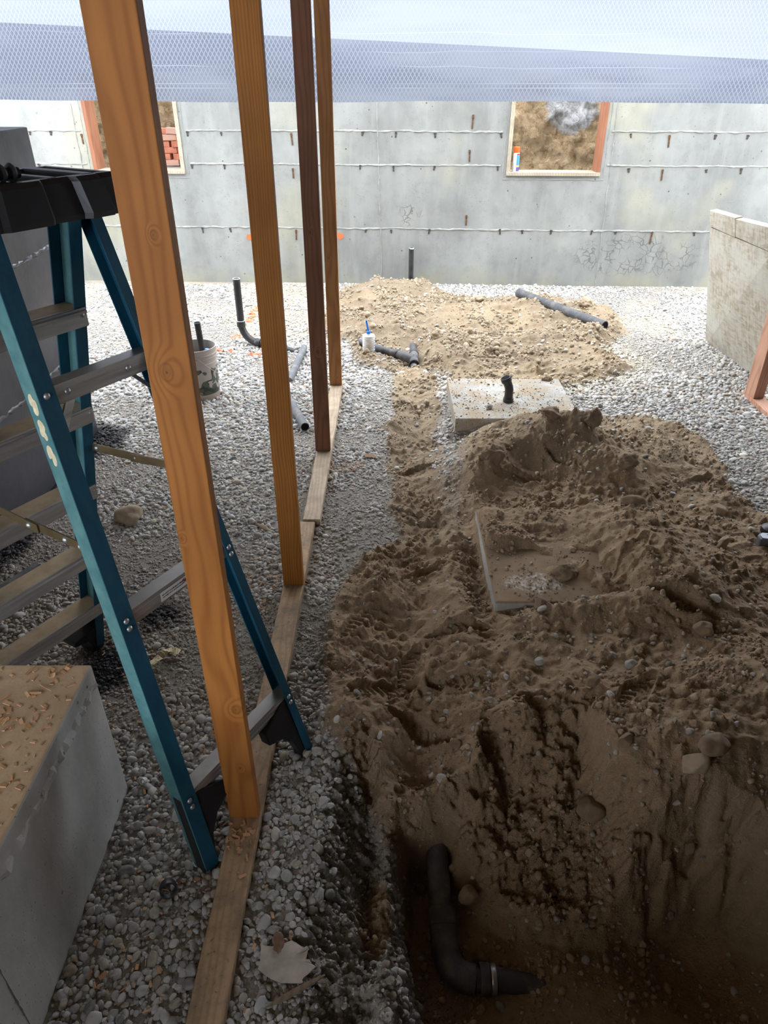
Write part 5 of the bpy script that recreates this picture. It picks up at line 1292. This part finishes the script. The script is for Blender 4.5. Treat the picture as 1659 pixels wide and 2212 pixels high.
    for i, p in enumerate(fine):
        d = (fine[min(i + 1, len(fine) - 1)] - fine[max(i - 1, 0)]).normalized(); sd = Vector((-d.y, d.x, .25 * math.sin(i * 1.1))).normalized() * .017
        rings.append([tuple(p - sd - Vector((-.88, 2.05, 0))), tuple(p + sd - Vector((-.88, 2.05, 0))), tuple(p + sd + Vector((.88, -2.05, .0012))), tuple(p - sd + Vector((.88, -2.05, .0012)))])
    m = MB(); m.loft(rings); tp = tag(m.build('paper_tape', M['tape'], None, 0, False, (-.88, 2.05, z)), 'crumpled cream printed paper strip on the gravel below the ladder', 'paper strip')
    m = MB()
    for i in range(2, len(fine) - 2):
        p = fine[i] - Vector((-.88, 2.05, 0)); d = (fine[i + 1] - fine[i - 1]).normalized(); sd = Vector((-d.y, d.x, .25 * math.sin(i * 1.1))).normalized()
        for k_ in (-.011, -.004, .010):
            if (i + int(k_ * 1000)) % 5 == 0: continue
            c = p + sd * k_ + Vector((0, 0, .0016)); a, b = d * .0022, sd * .0019
            m.add([tuple(c - a - b), tuple(c + a - b), tuple(c + a + b), tuple(c - a + b)], [(0, 1, 2, 3)])
    pr = m.build('printed_dots', M['ink'], tp); pr['kind'] = 'stuff'
    # tool at the right edge
    x, y = 1.855, 2.80; z = Hz(x, y)
    e = empty('power_tool', (x, y, z), R(-12), 'dark grey tool with a pale scribbled top cut off by the right edge', 'tool')
    MB().prism([(-.055, -.030), (.09, -.034), (.09, .040), (-.045, .034), (-.062, .006)], .0, .062).build('tool_body', M['grey_tool'], e, .008)
    MB().prism([(-.046, -.022), (.08, -.026), (.08, .032), (-.038, .027), (-.052, .006)], .0625, .066).build('tool_label', M['pale_tool'], e, .001)
    MB().tube([(-.02, .012, .067), (.0, .018, .067), (.012, .006, .067), (-.004, -.004, .067), (.016, -.012, .067), (.035, -.004, .067)], .0012, 8).build('scribble', M['ink'], e)
    o = MB().lathe([(0, 0), (.05, 0), (.056, .012), (.052, .034), (.036, .044), (0, .046)], 24).build('rubber_puck', M['ladder_black'], None, 0, True, (1.955, 2.965, Hz(1.955, 2.965) - .004))
    tag(o, 'black rounded rubber lump on gravel behind the tool at the right edge', 'rubber')
build_goods()

# ------------------------------------------------------------------ bricks and stones
def build_bricks():
    rr = random.Random(21); me = MB().box((-.10, -.045, -.029), (.10, .045, .029)).mesh('brick', .005, False, 2); me.materials.append(M['brick'])
    z = SILL + .065; row = 0
    base = MB().box((-2.47, .262, -.05), (-2.03, .37, SILL + .03))
    ords = ('lowest', 'second', 'third', 'fourth', 'fifth', 'sixth', 'seventh', 'topmost')
    for row in range(8):
        k_ = 2 if row < 6 else 1
        for i in range(k_):
            u = -2.12 - i * .205 - (.09 if row % 2 else 0) + rr.uniform(-.008, .008)
            if row >= 6: u = -2.10 - i * .2
            x, y, zz = wall_w(u, .31 + rr.uniform(-.012, .012), z)
            o = link_mesh('brick', me, None, None, (x, y, z), (rr.uniform(-.03, .03), rr.uniform(-.05, .05), WA + rr.uniform(-.09, .09)))
            if rr.random() < .25: o.scale = (.62, 1, 1)
            tag(o, 'red brick in the %s course behind the left opening, %s the pale jamb' % (ords[row], ('against', 'a brick off')[i]), 'brick', 'bricks stacked behind the wall opening')
        z += .0605
    b = base.build('brick_footing', M['rear'], None, .004, False, (0, 8.063, 0), (0, 0, WA))
    tag(b, 'rough concrete ledge under the stack of red bricks behind the far wall', 'ledge')
build_bricks()

def build_rocks():
    def rock(x, y, sx, sy, sz, mat, label, seed, rz=0.0, sink=.30, tilt=(0, 0), amp=.28, z=None, angular=False):
        bm = bmesh.new(); bmesh.ops.create_icosphere(bm, subdivisions=4, radius=1)
        rr = random.Random(seed); planes = []
        for _ in range(9 if angular else 5):
            v = Vector((rr.gauss(0, 1), rr.gauss(0, 1), rr.gauss(0, 1))).normalized(); planes.append((v, rr.uniform(.58, .80) if angular else rr.uniform(.72, .95)))
        clod = 'clod' in label
        for v in bm.verts:
            p0 = v.co.copy(); o_ = Vector((seed * 3.1, seed * 1.7, 0))
            p = v.co * (1 + amp * 1.1 * mnoise.noise(p0 * 1.2 + o_))
            for pn, pd in planes:
                dd = p.dot(pn) - pd
                if dd > 0: p = p - pn * dd * .85
            fine = mnoise.fractal(p0 * (2.6 if clod else 4.0) + o_, .6, 2.1, 4)
            p = p * (1 + (.20 if clod else .035) * fine)
            v.co = Vector((p.x * sx, p.y * sy, p.z * sz))
        for f in bm.faces: f.smooth = True
        me = bpy.data.meshes.new('stone'); bm.to_mesh(me); bm.free()
        if z is None: z = Hz(x, y) + sz * (1 - 2 * sink) * .8
        o = link_mesh('stone', me, M[mat], None, (x, y, z), (tilt[0], tilt[1], rz))
        tag(o, label, 'stone', 'loose stones'); return o
    rock(-1.325, 3.10, .072, .060, .052, 'rock_tan', 'fist-sized tan boulder alone on the gravel behind the first stud', 2, .3, .18)
    rock(1.745, 3.12, .042, .034, .038, 'rock_tan', 'blocky pale tan stone where the back dirt heap meets the right gravel', 5, .2, .2, (0, .2), .2, None, True)
    rock(1.235, 2.99, .068, .036, .026, 'rock_brown', 'flat oval brown stone lying on the back edge of the near pad', 7, .05, .2)
    rock(1.60, 2.76, .060, .022, .026, 'rock_tan', 'long smooth slanted stone poking from the dirt towards the right edge', 9, .5, .3, (0, -.45))
    rock(1.225, 2.06, .040, .034, .030, 'rock_brown', 'rounded stone sitting in the heel print of the front dirt heap', 11, .1, .15)
    rock(.645, 2.262, .034, .026, .034, 'rock_brown', 'wedge-shaped stone at the front edge of the near pad', 13, .4, .25, (.2, .2), .2, None, True)
    rock(.80, 2.50, .055, .040, .034, 'rock_brown', 'dark lumpy clod on the soil ridge crossing the near pad', 15, .2, .25, (0, 0), .4)
    rock(.675, 1.445, .052, .038, .044, 'rock_brown', 'largest pale brown rock set in the steep face above the pit', 17, .1, .30, (.5, .1), .2, None, True)
    rock(1.02, 1.475, .052, .040, .036, 'rock_brown', 'dark rounded rock on the crest at the top right of the pit', 19, .5, .25)
    rock(.955, 1.44, .046, .036, .060, 'rock_tan', 'upright tan rock jutting from the crest beside the darkest hollow', 21, .1, .35, (.3, 0), .2, None, True)
    rock(.985, 1.36, .018, .016, .030, 'rock_brown', 'small oval stone stuck in the dark pit wall under the crest', 23, .1, .35)
    rock(.735, 1.79, .030, .022, .020, 'rock_brown', 'small brown stone half way up the front heap, left of a boot print', 25, .6, .2)
    rock(.765, 1.515, .030, .022, .024, 'rock_brown', 'angular brown stone near the top of the pit face', 27, .3, .25, (.2, 0), .2, None, True)
    rock(.650, 1.575, .026, .022, .022, 'rock_brown', 'dull round stone embedded above the largest rock of the pit face', 29, .3, .35)
    rock(.270, 1.275, .036, .026, .040, 'rock_tan', 'angular tan rock in the hollow beside the black pit pipe', 31, .3, .05, (.4, .5), .2, -.262, True)
    rock(.300, 1.120, .034, .020, .024, 'rock_brown', 'slab-like brown rock at the bend of the black pit pipe', 33, -.6, .2, (0, .3), .2, None, True)
    rock(.120, 1.335, .020, .018, .024, 'rock_brown', 'smooth egg-shaped stone to the left of the black pit pipe', 35, .1, .25)
    rock(.245, 1.63, .026, .018, .018, 'rock_brown', 'small reddish stone in the notch above the pit', 37, .3, .2, (0, .3), .2, None, True)
    rock(.905, 1.90, .024, .020, .018, 'rock_grey', 'small grey stone in the middle of the front dirt heap', 39, .3, .2)
    rock(.585, 1.955, .020, .018, .014, 'rock_grey', 'light rounded pebble above the boot print on the front heap', 41, .3, .2)
    rock(.96, 2.43, .022, .018, .016, 'rock_brown', 'one of the crumbly clods on the right of the bare patch of the near pad', 43, .3, .2)
    rock(.757, 6.12, .050, .036, .036, 'rock_tan', 'tan clod in the middle of the far soil patch', 45, .3, .25)
    rock(1.93, 6.72, .080, .055, .050, 'rock_tan', 'big pointed tan clod behind the long loose pipe', 47, .4, .25, (0, .2), .3)
    rock(1.37, 6.90, .060, .042, .045, 'rock_tan', 'brown clod propping the far end of the long loose pipe', 49, .3, .25, (0, 0), .3)
    rock(.93, 6.98, .058, .034, .030, 'rock_tan', 'rounded clod at the back of the far soil patch near the wall', 51, .3, .25)
    rock(1.58, 6.16, .055, .042, .045, 'rock_tan', 'broken angular clod in front of the long loose pipe', 53, .3, .25, (0, .3), .25, None, True)
    rock(1.17, 4.80, .048, .040, .040, 'rock_brown', 'brown clod at the back right corner of the far pad', 55, .3, .2, (0, 0), .4)
    rock(-.165, 6.49, .046, .026, .028, 'rock_tan', 'single tan stone behind the bottle with the blue nozzle', 57, .3, .2)
    rock(.455, 5.86, .060, .050, .050, 'rock_tan', 'lumpy tan clod on the far trench bank above the wye', 59, .3, .25, (0, 0), .4)
    rock(.69, 4.29, .024, .018, .018, 'rock_grey', 'grey pebble lying on the far pad in front of the black elbow', 61, .3, .1, (0, 0), .2, .132)
    rock(.975, 3.80, .070, .05, .040, 'rock_brown', 'large dark clod on the crown of the back dirt heap', 63, .3, .30, (0, .3), .4)
    rock(1.19, 3.74, .055, .05, .060, 'rock_brown', 'tall split clod right of the crown of the back dirt heap', 65, .3, .35, (0, .2), .4)
    rock(.60, 3.50, .060, .05, .065, 'rock_brown', 'steep dark clod on the left shoulder of the back dirt heap', 67, .3, .35, (0, 0), .4)
    rock(1.33, 3.42, .060, .045, .040, 'rock_brown', 'brown clod low on the right front of the back dirt heap', 69, .3, .25, (0, 0), .4)
    rock(-.62, 3.03, .05, .014, .012, 'rock_tan', 'pale stick-like stone lying on gravel between the first two studs', 71, 2.4, .1)
build_rocks()
